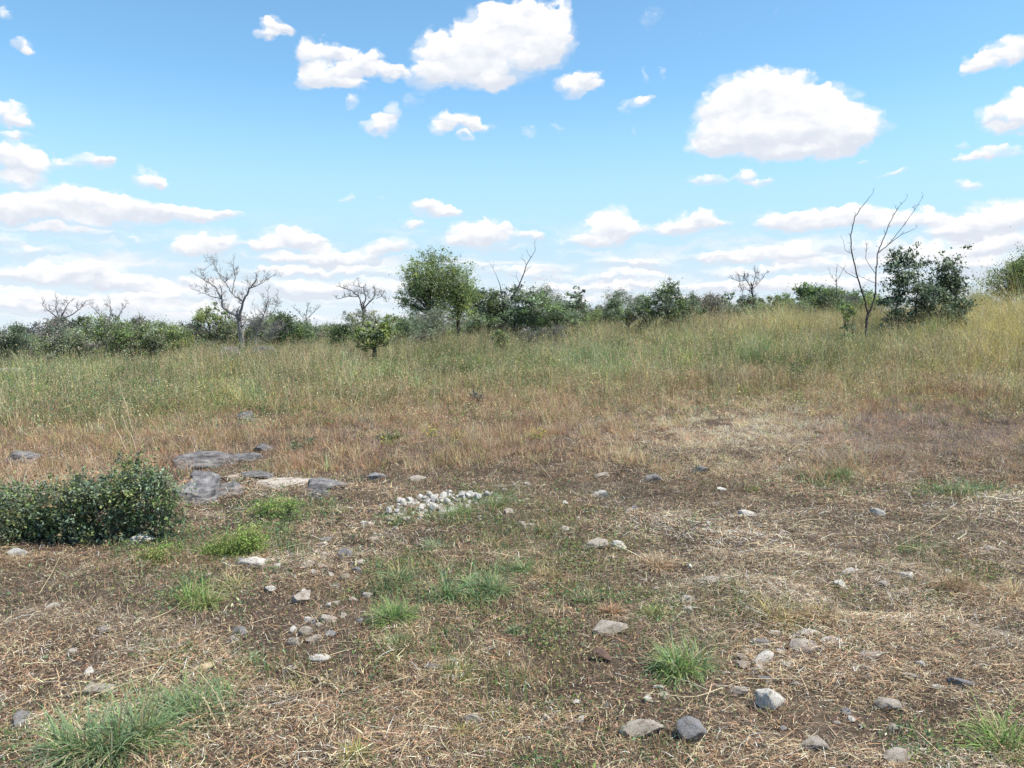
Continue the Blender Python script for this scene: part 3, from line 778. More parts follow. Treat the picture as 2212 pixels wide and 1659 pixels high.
    out.append(blades(np.stack([x, y, z], 1), rng.uniform(0, 2 * PI, n), rng.uniform(.3, .65, n), rng.uniform(.012, .03, n) * (y / 40), np.abs(rng.normal(0, .2, n)), np.abs(rng.normal(.5, .3, n)), col, 2, None, None, rng))
    off = 0; V = []; F = []; C = []
    for v, f, c in out:
        V.append(v); F.append(f + off); C.append(c); off += len(v)
    me = mesh_np('tall_savanna_grass', np.concatenate(V), np.concatenate(F), np.concatenate(C))
    tag(link('tall_savanna_grass', me, M_GRASS), 'knee high olive and golden grass mixed with weeds across the slope', 'tall grass', kind='stuff')


build_litter(); build_short_grass(); build_tall_grass()

# ------------------------------------------------------------------ shrubs and trees
LC = {k: np.array(v) for k, v in dict(
    dark=(.095, .135, .068), deep=(.066, .09, .056), olive=(.25, .285, .105), yg=(.34, .39, .125), mid=(.205, .29, .11),
    bg=(.185, .24, .165), grey=(.25, .265, .20), twig=(.25, .22, .20), purp=(.155, .145, .145), lime=(.22, .33, .085), pale=(.32, .37, .235), dry=(.34, .255, .15)).items()}


def wiggle_path(a, b, r0, r1, rng, k=6, amp=.12, sag=0.0):
    t = np.linspace(0, 1, k)[:, None]
    p = a + (b - a) * t
    L = np.linalg.norm(b - a)
    w = rng.normal(0, amp * L / k ** .5, (k, 3)); w[0] = 0; w[-1] = 0
    w[1:-1] = (w[1:-1] + w[:-2] + w[2:]) / 2
    p = p + w
    p[:, 2] += (sag * L * (t * (1 - t)))[:, 0]
    return p, r0 + (r1 - r0) * t[:, 0]


def plant(name, label, cat, dist, lobes, stems, cols, nleaf=4000, leaf=.06, clumps=60, stemr=.03, group=None, twigs=0, depth=1.0, seed=1,
          stem_name='stem', crown_name='foliage', bark=None, crad=.2, base_spread=0.0, trunkmode=False, noparts=False, straggle=.28):
    """shrub or tree whose crown fills several lobes (X, Y, rx, ry) seen at the given distance; stems rise from ground points at X"""
    rng = np.random.default_rng(seed * 7 + 3)
    if dist > 15: nleaf = int(nleaf * 2.3)
    px = dist / (FPX / K)
    bases = []
    for sx in stems:
        q = U(sx, 700, dist + rng.normal(0, .12) * min(1, dist / 20)); q[2] = float(hgt(q[0], q[1])) - .03
        bases.append(q)
    root = np.mean(bases, 0)
    ar = np.array([l[2] * l[3] for l in lobes], float); ar /= ar.sum()
    CC = []; CR = []
    for li, l in enumerate(lobes):
        X, Y, rx, ry = l[:4]
        c = U(X, Y, dist)
        k = max(2, int(round(clumps * ar[li])))
        d = rng.normal(0, 1, (k, 3)); d /= np.linalg.norm(d, axis=1)[:, None]
        d *= (rng.random(k) ** .42)[:, None]
        off = d * np.array([rx * px, rx * px * .8 * depth, ry * px]) * .92
        p = c + off
        p[:, 1] += rng.normal(0, .15) * rx * px * depth
        CC.append(p); CR.append(np.full(k, crad * min(rx, ry) * px * 1.6))
    CC = np.concatenate(CC); CR = np.concatenate(CR) * rng.uniform(.6, 1.3, len(CC))
    gz = hgt(CC[:, 0], CC[:, 1])
    CC[:, 2] = np.maximum(CC[:, 2], gz + .04)
    if not trunkmode:
        m_ = rng.random(len(CC)) < .3
        lo_ = CC[m_].copy(); g_ = hgt(lo_[:, 0], lo_[:, 1])
        lo_[:, 2] = g_ + (lo_[:, 2] - g_) * rng.uniform(.05, .55, len(lo_))
        CC = np.concatenate([CC, lo_]); CR = np.concatenate([CR, CR[m_]])
    nc = len(CC)
    # leaves
    w = CR ** 1.6; w /= w.sum()
    ids = rng.choice(nc, nleaf, p=w)
    nsub = 9                                  # leaves sit in sprays inside each clump
    sub = rng.normal(0, .62, (nc, nsub, 3)) * CR[:, None, None] * [1, 1, .85]
    sid = rng.integers(0, nsub, nleaf)
    o = rng.normal(0, .62, (nleaf, 3)) * .36
    pos = CC[ids] + sub[ids, sid] + o * CR[ids][:, None] * [1, 1, .8]
    st = rng.random(nleaf) < straggle
    pos[st] += rng.normal(0, .7, (st.sum(), 3)) * CR[ids][st][:, None]
    g2 = hgt(pos[:, 0], pos[:, 1])
    pos[:, 2] = np.maximum(pos[:, 2], g2 + .01)
    cl = rng.integers(0, len(cols), nc)
    pal = np.stack([LC[c] for c in cols])
    clump_tone = np.exp(rng.normal(0, .18, nc))
    ci = np.where(rng.random(nleaf) < .3, rng.integers(0, len(cols), nleaf), cl[ids])
    spray_tone = np.exp(rng.normal(0, .2, (nc, nsub)))
    col = pal[ci] * spray_tone[ids, sid][:, None] * clump_tone[ids][:, None] * np.exp(rng.normal(0, .28, nleaf))[:, None]
    ls = rng.uniform(.6, 1.35, nleaf) * leaf
    V, F, C = leaf_quads(pos - root, ls, ls * rng.uniform(.4, .6, nleaf), np.clip(col, .01, .7), rng)
    e = empty(name, root, label, cat, group)
    lf = link(crown_name, mesh_np(crown_name, V, F, C), M_LEAF, e)
    # stems with branches to the clumps
    own = np.argmin(np.abs(CC[:, None, 0] - np.array([b[0] for b in bases])[None]), 1) if len(bases) > 1 else np.zeros(nc, int)
    for bi, b in enumerate(bases):
        mine = np.where(own == bi)[0]
        if len(mine) == 0: mine = np.array([rng.integers(0, nc)])
        polys = []
        top = CC[mine].mean(0)
        zt = CC[mine][:, 2].max()
        top[2] = b[2] + (zt - b[2]) * (.78 if trunkmode else .62)
        main = wiggle_path(b, top, stemr, stemr * .4, rng, 7, .10)
        polys.append(main)
        mp = main[0]
        for j in mine:
            h = (CC[j, 2] - b[2]) / max(.05, top[2] - b[2])
            f = np.clip(h * .55 + rng.normal(0, .08), .12 if not trunkmode else .38, .95)
            i = f * (len(mp) - 1); i0 = int(i); i1 = min(i0 + 1, len(mp) - 1)
            s = mp[i0] + (mp[i1] - mp[i0]) * (i - i0)
            polys.append(wiggle_path(s, CC[j], stemr * (.26 - .12 * f), stemr * .05, rng, 5, .14, .12))
        if twigs:
            for j in rng.choice(mine, min(twigs, len(mine) * 3)):
                s = CC[j]; dr = rng.normal(0, 1, 3); dr[2] = abs(dr[2]) + .5; dr /= np.linalg.norm(dr)
                polys.append(wiggle_path(s - dr * CR[j] * .5, s + dr * CR[j] * rng.uniform(1.2, 2.4), max(stemr * .12, dist * .00017), max(stemr * .04, dist * .0001), rng, 5, .15))
        v, f = tubes(polys, 5)
        link(stem_name, mesh_np(stem_name, v - root, f, smooth=True), bark or M_DARKBARK, e)
    return e


def twiggy(start, d, L, r, depth, rng, out, spread=.6, up=.15, kids=3, seg=5, crook=.35):
    pts = [np.array(start)]; dd = np.array(d, float)
    for i in range(seg):
        dd = dd + rng.normal(0, crook, 3) * np.array([1, 1, .8]) * .6
        dd[2] += up
        dd /= np.linalg.norm(dd)
        pts.append(pts[-1] + dd * L / seg)
    pts = np.array(pts)
    out.append((pts, np.linspace(r, r * .5, seg + 1)))
    if depth <= 0: return
    r = max(r, .007)
    for j in range(kids):
        f = rng.uniform(.3, 1.0) if j else 1.0
        i = min(int(f * seg), seg)
        nd = pts[min(i + 1, seg)] - pts[max(i - 1, 0)]
        nd /= np.linalg.norm(nd) + 1e-9
        side = rng.normal(0, 1, 3); side -= nd * (side @ nd); side /= np.linalg.norm(side)
        nd = nd + side * spread * rng.uniform(.7, 1.4)
        nd /= np.linalg.norm(nd)
        twiggy(pts[i], nd, L * rng.uniform(.5, .78), r * .5 * (1 - .15 * f), depth - 1, rng, out, spread, up, kids, seg, crook)


def bare_tree(name, label, dist, limbs, twig_len, depth=2, seed=1, group=None, bark=None, cat='tree', every=.16, kids=3, leaves=0, up=.1, spread=.8, tiny=.0065):
    """limbs: list of (px path [(X, Y)...], radius0, radius1); the first is the trunk. Twigs sprout along the limbs"""
    rng = np.random.default_rng(seed * 13 + 5)
    if dist > 20:
        twig_len *= .5
        if depth == 2: depth = 3; every *= .55
    tp = limbs[0][0]
    b = U(tp[0][0], tp[0][1], dist); b[2] = float(hgt(b[0], b[1])) - .04
    e = empty(name, b, label, cat, group)
    tw = []
    zoff = {}
    for li, (path, r0, r1) in enumerate(limbs):
        pts = []
        sl = 0 if li == 0 else rng.normal(0, .28)
        key = path[0]
        y0 = zoff.get(key, dist)
        for i, (X, Y) in enumerate(path):
            f = i / max(1, len(path) - 1)
            dpt = y0 + sl * f * twig_len * 3
            q = U(X, Y, dpt)
            if li == 0 and i == 0: q = b.copy()
            pts.append(q); zoff[(X, Y)] = dpt
        pts = np.array(pts)
        # resample with a little crookedness
        k = max(6, 4 * len(pts)); t = np.linspace(0, len(pts) - 1, k); i0 = np.clip(t.astype(int), 0, len(pts) - 2); ft = (t - i0)[:, None]
        pp = pts[i0] * (1 - ft) + pts[i0 + 1] * ft
        jig = rng.normal(0, .3, pp.shape) * min(r0, .05); jig[0] = 0
        pp = pp + jig
        rr = np.linspace(r0, r1, k) * (.68 if dist > 20 else 1)
        v, f = tubes([(pp, rr)], 7)
        nm = 'trunk' if li == 0 else 'limb'
        link(nm, mesh_np(nm, v - b, f, smooth=True), bark or M_BARK, e)
        seglen = np.linalg.norm(pp[-1] - pp[0])
        nt = int(seglen / every)
        for j in range(nt):
            g = rng.uniform(.5 if li == 0 else .25, 1); i = int(g * (k - 1))
            d = rng.normal(0, 1, 3); d[2] = abs(d[2]) * .5 + .25; d /= np.linalg.norm(d)
            twiggy(pp[i], d, twig_len * rng.uniform(.5, 1.1), max(rr[i] * .22, tiny), depth, rng, tw, spread, up, kids)
        d = pp[-1] - pp[-3]; d /= np.linalg.norm(d)
        twiggy(pp[-1], d, twig_len, max(r1, tiny), depth, rng, tw, spread, up, kids)
    v, f = tubes(tw, 4)
    link('crown', mesh_np('crown', v - b, f, smooth=True), bark or M_BARK, e)
    if leaves:
        ends = np.array([t[0][-1] for t in tw])
        ids = rng.integers(0, len(ends), leaves)
        pos = ends[ids] + rng.normal(0, .05, (leaves, 3))
        pal = np.stack([LC['grey'], LC['olive'], LC['dark']])
        c = pal[rng.integers(0, 3, leaves)]
        ls = rng.uniform(.04, .07, leaves)
        V, F, C = leaf_quads(pos - b, ls, ls * .5, c, rng)
        link('foliage', mesh_np('foliage', V, F, C), M_LEAF, e)
    return e


GB = 'shrubs and trees along the far edge of the field'
# --- left group
plant('dense_shrub', 'dark dense purplish shrub at the left edge behind a white rock strip', 'shrub', 24, [(10, 745, 66, 42), (45, 735, 36, 30), (-60, 730, 60, 40), (20, 778, 70, 22)], [-30, 5, 30, 50], ['deep', 'purp', 'dark', 'grey'], 7000, .06, 70, .03, GB, 10, seed=1)
plant('spreading_shrub', 'grey green wispy shrub between the dark edge shrub and a thin bare tree', 'shrub', 24, [(140, 740, 70, 36), (110, 765, 46, 24), (190, 735, 46, 32), (160, 772, 70, 16)], [110, 140, 175], ['grey', 'pale', 'bg', 'olive', 'twig'], 7500, .05, 80, .02, GB, 20, seed=2)
plant('dark_shrub', 'dark green shrub showing under the leftmost twiggy bare crown', 'shrub', 33, [(160, 697, 44, 16), (185, 690, 26, 12), (130, 705, 30, 14)], [150, 175], ['deep', 'dark'], 3000, .07, 40, .03, GB, seed=3)
bare_tree('bare_tree', 'leftmost bare tree, a low twiggy purple grey crown over a dark shrub', 33, [([(140, 760), (136, 715), (130, 692)], .09, .05), ([(130, 692), (110, 675), (95, 662)], .04, .015), ([(130, 692), (140, 668), (148, 655)], .04, .015), ([(130, 692), (165, 674), (178, 662)], .04, .012), ([(130, 692), (120, 665), (122, 652)], .03, .01)], .42, 2, 4, 'leafless trees', M_DARKBARK, every=.2)
bare_tree('bare_tree', 'small pale forked bare tree rising between two rounded green shrubs on the left', 29, [([(231, 772), (231, 730), (233, 702)], .06, .04), ([(233, 702), (215, 680), (200, 662)], .03, .012), ([(233, 702), (240, 675), (238, 656)], .03, .012), ([(233, 702), (258, 680), (270, 662)], .03, .01), ([(262, 772), (245, 735), (233, 702)], .05, .03)], .4, 2, 5, 'leafless trees', every=.22)
plant('rounded_shrub', 'rounded olive green shrub right of the small forked bare tree', 'shrub', 25, [(295, 728, 62, 38), (270, 740, 36, 30), (330, 735, 34, 28), (300, 700, 34, 14), (290, 760, 66, 16)], [265, 290, 320], ['olive', 'pale', 'mid', 'twig', 'grey'], 8000, .055, 90, .02, GB, 16, seed=6)
plant('light_shrub', 'light green airy shrub just left of the yellowish leafy small tree', 'shrub', 27, [(380, 735, 38, 30), (358, 725, 26, 24), (395, 712, 20, 14), (410, 745, 30, 20), (375, 758, 44, 12)], [370, 392], ['mid', 'olive', 'yg', 'bg'], 3800, .055, 60, .02, GB, 8, seed=7)
plant('leafy_small_tree', 'open yellowish green small tree standing behind the big bare tree on the left', 'tree', 34, [(440, 675, 34, 20), (470, 690, 42, 24), (430, 700, 28, 20), (455, 655, 18, 10), (490, 715, 40, 24), (440, 725, 34, 16)], [462, 475], ['olive', 'yg', 'dark', 'mid'], 4200, .065, 60, .05, GB, 8, seed=8, stem_name='trunk', crown_name='crown', trunkmode=True, straggle=.3)
bare_tree('bare_tree', 'largest bare tree, pale crooked trunk with wide open limbs above grey rocks', 29,
          [([(524, 756), (521, 720), (518, 702), (517, 686)], .15, .11), ([(517, 686), (498, 676), (481, 665), (478, 645)], .08, .055), ([(478, 645), (465, 620), (448, 608), (432, 598)], .05, .015),
           ([(517, 686), (525, 652), (537, 624), (552, 608)], .075, .02), ([(525, 652), (505, 638), (490, 615), (478, 603), (467, 578)], .045, .012), ([(501, 635), (508, 600), (504, 578)], .035, .012),
           ([(478, 645), (455, 640), (430, 630)], .03, .01), ([(537, 624), (560, 615), (582, 600)], .03, .01), ([(467, 578), (460, 570), (450, 575)], .014, .008)], .52, 2, 9, 'leafless trees', every=.17, kids=3)
bare_tree('twiggy_shrub', 'grey leafless thicket pressed against the right side of the biggest bare tree', 28.5, [([(545, 752), (555, 720), (565, 695)], .04, .025), ([(565, 695), (575, 665), (580, 640)], .022, .01), ([(565, 695), (590, 675), (600, 650)], .022, .01), ([(540, 752), (548, 715), (552, 680)], .03, .01), ([(560, 752), (590, 720), (618, 700)], .03, .012), ([(556, 752), (580, 735), (610, 725)], .03, .012)], .5, 2, 10, 'leafless trees', cat='shrub', every=.13)
plant('dark_shrub', 'dark green dense shrub right of the biggest bare tree', 'shrub', 30, [(620, 712, 42, 32), (600, 690, 26, 18), (645, 725, 22, 22), (590, 730, 30, 20)], [600, 622, 640], ['deep', 'dark', 'mid'], 6000, .06, 70, .03, GB, 6, seed=11)
bare_tree('bare_tree', 'small spidery bare tree in the gap with far bluish bushes behind it', 42, [([(660, 730), (661, 705), (660, 694)], .05, .03), ([(660, 694), (648, 678), (640, 668)], .02, .01), ([(660, 694), (672, 680), (685, 668)], .02, .01), ([(660, 694), (662, 675), (664, 665)], .02, .01)], .4, 2, 12, 'leafless trees', M_DARKBARK, every=.25)
for i, (X, Y, rx, ry, dd, lab) in enumerate([(690, 716, 40, 12, 110, 'far bluish grey bush low in the gap between the left and central trees'), (715, 708, 30, 9, 130, 'farthest dark bush on the skyline just left of the central trees'), (650, 718, 30, 10, 95, 'distant grey bush peeping out beside the dark dense shrub'), (580, 715, 60, 12, 100, 'distant bushes seen through the branches of the biggest bare tree')]):
    plant('distant_bush', lab, 'bush', dd, [(X, Y, rx, ry), (X - rx * .5, Y + 3, rx * .5, ry * .8)], [X], ['bg', 'grey', 'purp'], 1600, .2, 24, .05, 'bushes on the far skyline', seed=20 + i)
# --- central group
plant('low_shrub', 'low dark green shrub left of the yellowish stubby tree at centre left', 'shrub', 28, [(732, 730, 26, 22), (745, 715, 20, 14), (720, 742, 16, 12)], [728, 742], ['dark', 'deep', 'mid'], 3000, .055, 40, .02, GB, seed=13)
bare_tree('bare_tree', 'flat topped bare tree just left of the tall leafy central tree', 36, [([(786, 735), (786, 700), (784, 668)], .10, .07), ([(784, 668), (775, 640), (760, 628), (742, 622)], .05, .018), ([(784, 668), (790, 640), (785, 622), (770, 618)], .05, .015), ([(784, 668), (805, 645), (812, 628)], .05, .015), ([(775, 640), (750, 640), (733, 645)], .03, .012), ([(812, 645), (826, 640), (836, 650)], .02, .01)], .42, 2, 14, 'leafless trees', M_DARKBARK, every=.16)
plant('wispy_shrub', 'wispy grey green shrub around the foot of the flat topped bare tree', 'shrub', 34, [(780, 690, 44, 22), (810, 700, 30, 20), (755, 705, 26, 16)], [765, 790, 812], ['grey', 'bg', 'twig', 'olive'], 3200, .055, 60, .02, GB, 14, seed=15)
plant('stubby_tree', 'small yellow green tree with a dark stub trunk in front of the central tree', 'tree', 21, [(775, 715, 30, 17), (815, 715, 34, 19), (845, 690, 16, 16), (800, 738, 30, 18), (790, 700, 22, 10), (778, 744, 24, 14), (836, 732, 22, 17)], [809], ['yg', 'olive', 'mid', 'pale'], 2600, .06, 46, .07, GB, seed=16, stem_name='trunk', crown_name='crown', trunkmode=True, crad=.26)
plant('leafy_tree', 'tallest leafy green tree at the centre with two dark trunks', 'tree', 29,
      [(948, 556, 42, 22), (905, 582, 38, 22), (985, 585, 38, 26), (945, 600, 70, 34), (892, 622, 40, 30), (998, 630, 40, 40), (945, 640, 76, 38), (882, 658, 34, 22), (990, 668, 42, 30), (925, 542, 24, 12), (963, 538, 14, 9), (935, 672, 60, 26), (865, 640, 20, 16), (960, 690, 50, 16), (900, 600, 50, 26)],
      [942, 990], ['olive', 'mid', 'yg', 'mid', 'pale'], 19000, .058, 230, .08, GB, 24, seed=17, stem_name='trunk', crown_name='crown', trunkmode=True, crad=.24, straggle=.36)
plant('green_shrub', 'soft blue green shrub under the left side of the tallest tree', 'shrub', 27, [(885, 715, 48, 28), (860, 705, 26, 20), (915, 722, 26, 22)], [870, 890, 910], ['bg', 'mid', 'bg'], 5500, .05, 70, .018, GB, 6, seed=18)
plant('undergrowth_shrub', 'shrub filling the gap between the two trunks of the tallest tree', 'shrub', 31, [(970, 715, 26, 24), (955, 700, 18, 16)], [962, 978], ['mid', 'bg', 'dark'], 2200, .055, 34, .02, GB, seed=19)
plant('dark_tree', 'dark blue green tree half hidden behind the right of the tallest tree', 'tree', 36, [(1026, 650, 24, 34), (1030, 685, 26, 24), (1045, 700, 26, 14)], [1030], ['deep', 'dark'], 4200, .075, 56, .07, GB, seed=21, stem_name='trunk', crown_name='crown', trunkmode=True)
e = plant('crooked_tree', 'crooked leafy small tree with a long bare leader leaning right, beside the tallest tree', 'tree', 26.5, [(1080, 640, 36, 24), (1060, 660, 26, 26), (1110, 640, 26, 22), (1070, 690, 34, 18), (1095, 668, 30, 20), (1120, 620, 14, 14)], [1086], ['dark', 'pale', 'bg', 'olive'], 4200, .06, 70, .065, GB, 14, seed=22, stem_name='trunk', crown_name='crown', trunkmode=True, straggle=.3)
rngL = np.random.default_rng(5)
lp = np.array([U(a, b_, 26.4) for a, b_ in [(1105, 650), (1123, 612), (1132, 590), (1137, 572), (1147, 556), (1156, 542)]]) - np.array(e.location)
tws = [(lp, np.linspace(.025, .006, 6))]
for q in lp[1:]: twiggy(q, (rngL.normal(0, .6), .1, .8), .3, .008, 1, rngL, tws, .7, .1, 2)
lp2 = np.array([U(a, b_, 26.4) for a, b_ in [(1085, 640), (1080, 615), (1072, 595)]]) - np.array(e.location)
tws.append((lp2, np.linspace(.02, .006, 3))); twiggy(lp2[-1], (0, 0, 1), .4, .006, 1, rngL, tws, .8, .1, 3)
v, f = tubes(tws, 4); link('limb', mesh_np('limb', v, f, smooth=True), M_DARKBARK, e)
plant('hazy_shrub', 'pale grey green fine leaved shrub right of the crooked tree', 'shrub', 29, [(1180, 655, 46, 36), (1150, 680, 36, 26), (1210, 690, 36, 22), (1175, 630, 24, 14), (1190, 700, 50, 18)], [1160, 1180, 1205], ['grey', 'bg', 'pale', 'twig'], 7000, .045, 110, .018, GB, 24, seed=23)
plant('sprig_sapling', 'upright big leaved sapling sticking up right of the pale fine leaved shrub', 'sapling', 28, [(1248, 628, 13, 14), (1238, 645, 17, 14), (1255, 648, 12, 14), (1230, 660, 12, 10)], [1236], ['pale', 'bg', 'dark'], 500, .075, 22, .025, GB, seed=24)
for i, (X, Y, rx, ry, dd, lab) in enumerate([(1285, 675, 40, 16, 44, 'grey purple leafless bush behind and right of the upright sapling'), (1240, 682, 34, 16, 40, 'grey twig bush under the upright sapling'), (1320, 668, 30, 10, 55, 'far grey green bush at the dip right of the central trees'), (1150, 700, 30, 14, 34, 'brownish bush low between the crooked tree and the pale shrub')]):
    plant('grey_bush', lab, 'bush', dd, [(X, Y, rx, ry), (X + rx * .4, Y - ry * .3, rx * .5, ry * .8), (X - rx * .4, Y + 2, rx * .5, ry * .7)], [X - 8, X + 8], ['purp', 'twig', 'grey', 'bg'], 2600, .065, 50, .022, GB, 26, seed=30 + i)
plant('low_shrub', 'little light green shrub in the grass in front of the crooked tree', 'shrub', 21, [(1082, 735, 18, 16), (1075, 722, 12, 9), (1092, 742, 12, 10)], [1080, 1086], ['yg', 'olive', 'pale', 'dark'], 1500, .045, 30, .015, 'low shrubs standing in the tall grass', seed=35)
plant('twig_shrub', 'low grey twiggy shrub in the grass below the pale fine leaved shrub', 'shrub', 22, [(1150, 725, 26, 18), (1140, 740, 20, 12), (1200, 715, 34, 16)], [1145, 1155, 1195], ['twig', 'grey', 'purp'], 1700, .035, 50, .014, 'low shrubs standing in the tall grass', 26, seed=36)
plant('dry_shrub', 'small brownish shrub on a thick dark stem in the golden grass at mid field', 'shrub', 25, [(1357, 690, 19, 10), (1345, 684, 10, 7), (1368, 688, 10, 8)], [1357], ['dry', 'olive', 'twig', 'pale'], 900, .045, 22, .05, 'low shrubs standing in the tall grass', seed=37)
# --- right group
plant('large_shrub', 'broad grey green shrub with stray top shoots, in mid field right of centre', 'shrub', 25, [(1440, 655, 48, 36), (1405, 665, 36, 28), (1480, 668, 36, 26), (1452, 622, 24, 18), (1365, 668, 30, 18), (1520, 675, 22, 14), (1450, 605, 10, 10)], [1410, 1440, 1470], ['bg', 'mid', 'grey', 'dark'], 8500, .055, 120, .025, GB, 26, seed=40, straggle=.25)
plant('skyline_shrub', 'muted green shrub immediately right of the broad grey green shrub', 'shrub', 42, [(1545, 652, 36, 14), (1570, 648, 24, 14), (1520, 655, 20, 12), (1545, 668, 44, 12)], [1535, 1560], ['mid', 'bg', 'dark'], 2600, .085, 40, .03, GB, seed=41)
bare_tree('bare_tree', 'little round headed bare tree on the skyline in the right half', 46, [([(1628, 680), (1626, 645), (1624, 625)], .09, .06), ([(1624, 625), (1612, 605), (1600, 595)], .04, .015), ([(1624, 625), (1630, 605), (1632, 590)], .04, .015), ([(1624, 625), (1642, 608), (1650, 598)], .03, .012), ([(1612, 605), (1596, 608), (1586, 602)], .025, .01), ([(1600, 660), (1605, 630), (1598, 615)], .03, .012)], .48, 2, 42, 'leafless trees', M_DARKBARK, every=.2)
for i, (X, Y, rx, ry, dd, cols, lab) in enumerate([
        (1620, 648, 34, 13, 44, ['mid', 'bg', 'twig'], 'green bush around the foot of the little round headed bare tree'),
        (1690, 645, 36, 12, 48, ['mid', 'bg'], 'even green bush between the little bare tree and the dark green shrub'),
        (1750, 632, 34, 24, 41, ['dark', 'mid'], 'dark green shrub standing highest between the little bare tree and the thin forked tree'),
        (1800, 635, 36, 16, 47, ['mid', 'olive', 'bg'], 'olive bush just left of the thin forked tree'),
        (1860, 640, 40, 14, 47, ['mid', 'bg', 'dark'], 'green bush seen behind the fork of the thin dead tree'),
        (1655, 662, 60, 8, 38, ['olive', 'bg'], 'low flat bush line edging the golden grass under the little bare tree')]):
    plant('skyline_shrub', lab, 'shrub', dd, [(X, Y, rx, ry), (X - rx * .5, Y + 4, rx * .6, ry * .8), (X + rx * .5, Y + 3, rx * .6, ry * .75), (X, Y + 16, rx * 1.1, 14), (X - rx * .4, Y + 20, rx * .6, 12)], [X - 10, X + 10], cols, 4200, .085, 70, .03, GB, 4, seed=43 + i)
bare_tree('bare_tree', 'thin leafless shoots rising behind the dark green skyline shrub', 45, [([(1808, 660), (1808, 630), (1806, 610)], .05, .03), ([(1806, 610), (1795, 595), (1792, 585)], .02, .01), ([(1806, 610), (1815, 595), (1822, 580)], .02, .01), ([(1806, 610), (1806, 592), (1808, 578)], .02, .01)], .4, 1, 50, 'leafless trees', M_DARKBARK, every=.2)
bare_tree('dead_tree', 'thin dark forked dead tree in front of the big right hand bush', 19,
          [([(1871, 718), (1871, 700), (1876, 680)], .034, .028), ([(1876, 680), (1866, 641), (1852, 600), (1840, 548), (1837, 512), (1847, 468), (1868, 438), (1884, 420)], .022, .004),
           ([(1876, 680), (1892, 637), (1892, 592), (1896, 547), (1907, 521), (1922, 480), (1937, 453), (1954, 433)], .02, .004), ([(1896, 547), (1918, 530), (1945, 508), (1976, 494)], .012, .004), ([(1918, 530), (1950, 490), (1975, 455), (1990, 430)], .008, .003),
           ([(1892, 592), (1870, 560), (1872, 530)], .008, .003), ([(1852, 600), (1830, 590), (1822, 580)], .008, .003), ([(1892, 612), (1850, 594)], .006, .003), ([(1840, 548), (1825, 540), (1822, 520)], .006, .003)], .11, 1, 51, None, M_DARKBARK, every=.22, kids=2, tiny=.0035)
plant('leafy_shoot', 'small leafy green bush at the left foot of the thin forked dead tree', 'bush', 19.5, [(1828, 670, 18, 20), (1842, 682, 16, 12), (1820, 655, 10, 10)], [1832, 1842], ['mid', 'bg', 'yg'], 600, .055, 20, .016, 'low shrubs standing in the tall grass', seed=52)
plant('big_bush', 'big dark grey green bush on the right with a leafy sprig poking up', 'bush', 22, [(1960, 690, 60, 26), (2040, 690, 50, 26), (2070, 660, 30, 36), (1925, 690, 36, 24), (1945, 560, 34, 34), (1935, 600, 36, 42), (1975, 575, 30, 32), (1990, 630, 66, 42), (2030, 600, 40, 40), (2055, 630, 34, 46), (1930, 655, 40, 34), (2010, 670, 70, 28), (2080, 560, 14, 18), (2090, 528, 13, 12), (1960, 532, 22, 14), (2075, 605, 14, 26)],
      [1940, 1975, 2010, 2050], ['bg', 'dark', 'pale', 'deep', 'bg'], 8500, .075, 150, .03, None, 30, seed=53, straggle=.32)  # pale leaf highlights and dark gaps put into the leaf colours
plant('hillside_tree', 'mid green tree crown rising at the far right edge behind the grass', 'tree', 38, [(2170, 628, 66, 22), (2230, 620, 60, 34), (2200, 600, 50, 36), (2215, 570, 30, 20), (2180, 598, 50, 30), (2225, 580, 60, 36), (2140, 612, 36, 18), (2280, 580, 70, 50)], [2180, 2220], ['mid', 'olive', 'mid', 'dark', 'mid'], 16000, .085, 200, .08, GB, seed=54, stem_name='trunk', crown_name='crown', crad=.3)
plant('dark_weed', 'dark green low weed clump in the yellowish grass below the right hand bush', 'weed', 15, [(1720, 800, 18, 14), (1708, 790, 10, 10)], [1718], ['deep', 'mid'], 900, .03, 20, .01, 'weeds standing out in the field', seed=55)
plant('dark_weed', 'dark green weed beside yellow flowers on the reddish bank', 'weed', 9.9, [(845, 955, 34, 18), (860, 945, 24, 14)], [840, 855], ['dark', 'deep', 'olive'], 1500, .024, 26, .008, 'weeds standing out in the field', 10, seed=56)
plant('twig_clump', 'small dark grey twig clump alone in the green grass at mid field', 'weed', 12.6, [(1035, 858, 16, 13), (1022, 850, 10, 10)], [1035], ['purp', 'twig', 'grey'], 500, .025, 18, .008, 'weeds standing out in the field', 14, seed=57)
plant('dark_weed', 'tall dark green weed just above the right end of the grey ledge', 'weed', 9.4, [(650, 975, 34, 22), (665, 950, 20, 14), (632, 960, 14, 14)], [645, 660], ['dark', 'mid', 'bg'], 1600, .022, 26, .008, 'weeds standing out in the field', 8, seed=58)
def copy_plant(src, X, dist, sc, rot, label, group):
    r = src.copy(); COL.objects.link(r)
    q = U(X, 700, dist)
    r.location = (q[0], q[1], float(hgt(q[0], q[1])) - .03); r.scale = sc; r.rotation_euler = (0, 0, rot)
    r['label'] = label; r['group'] = group
    for ch in src.children:
        c = ch.copy(); COL.objects.link(c); c.parent = r
    return r


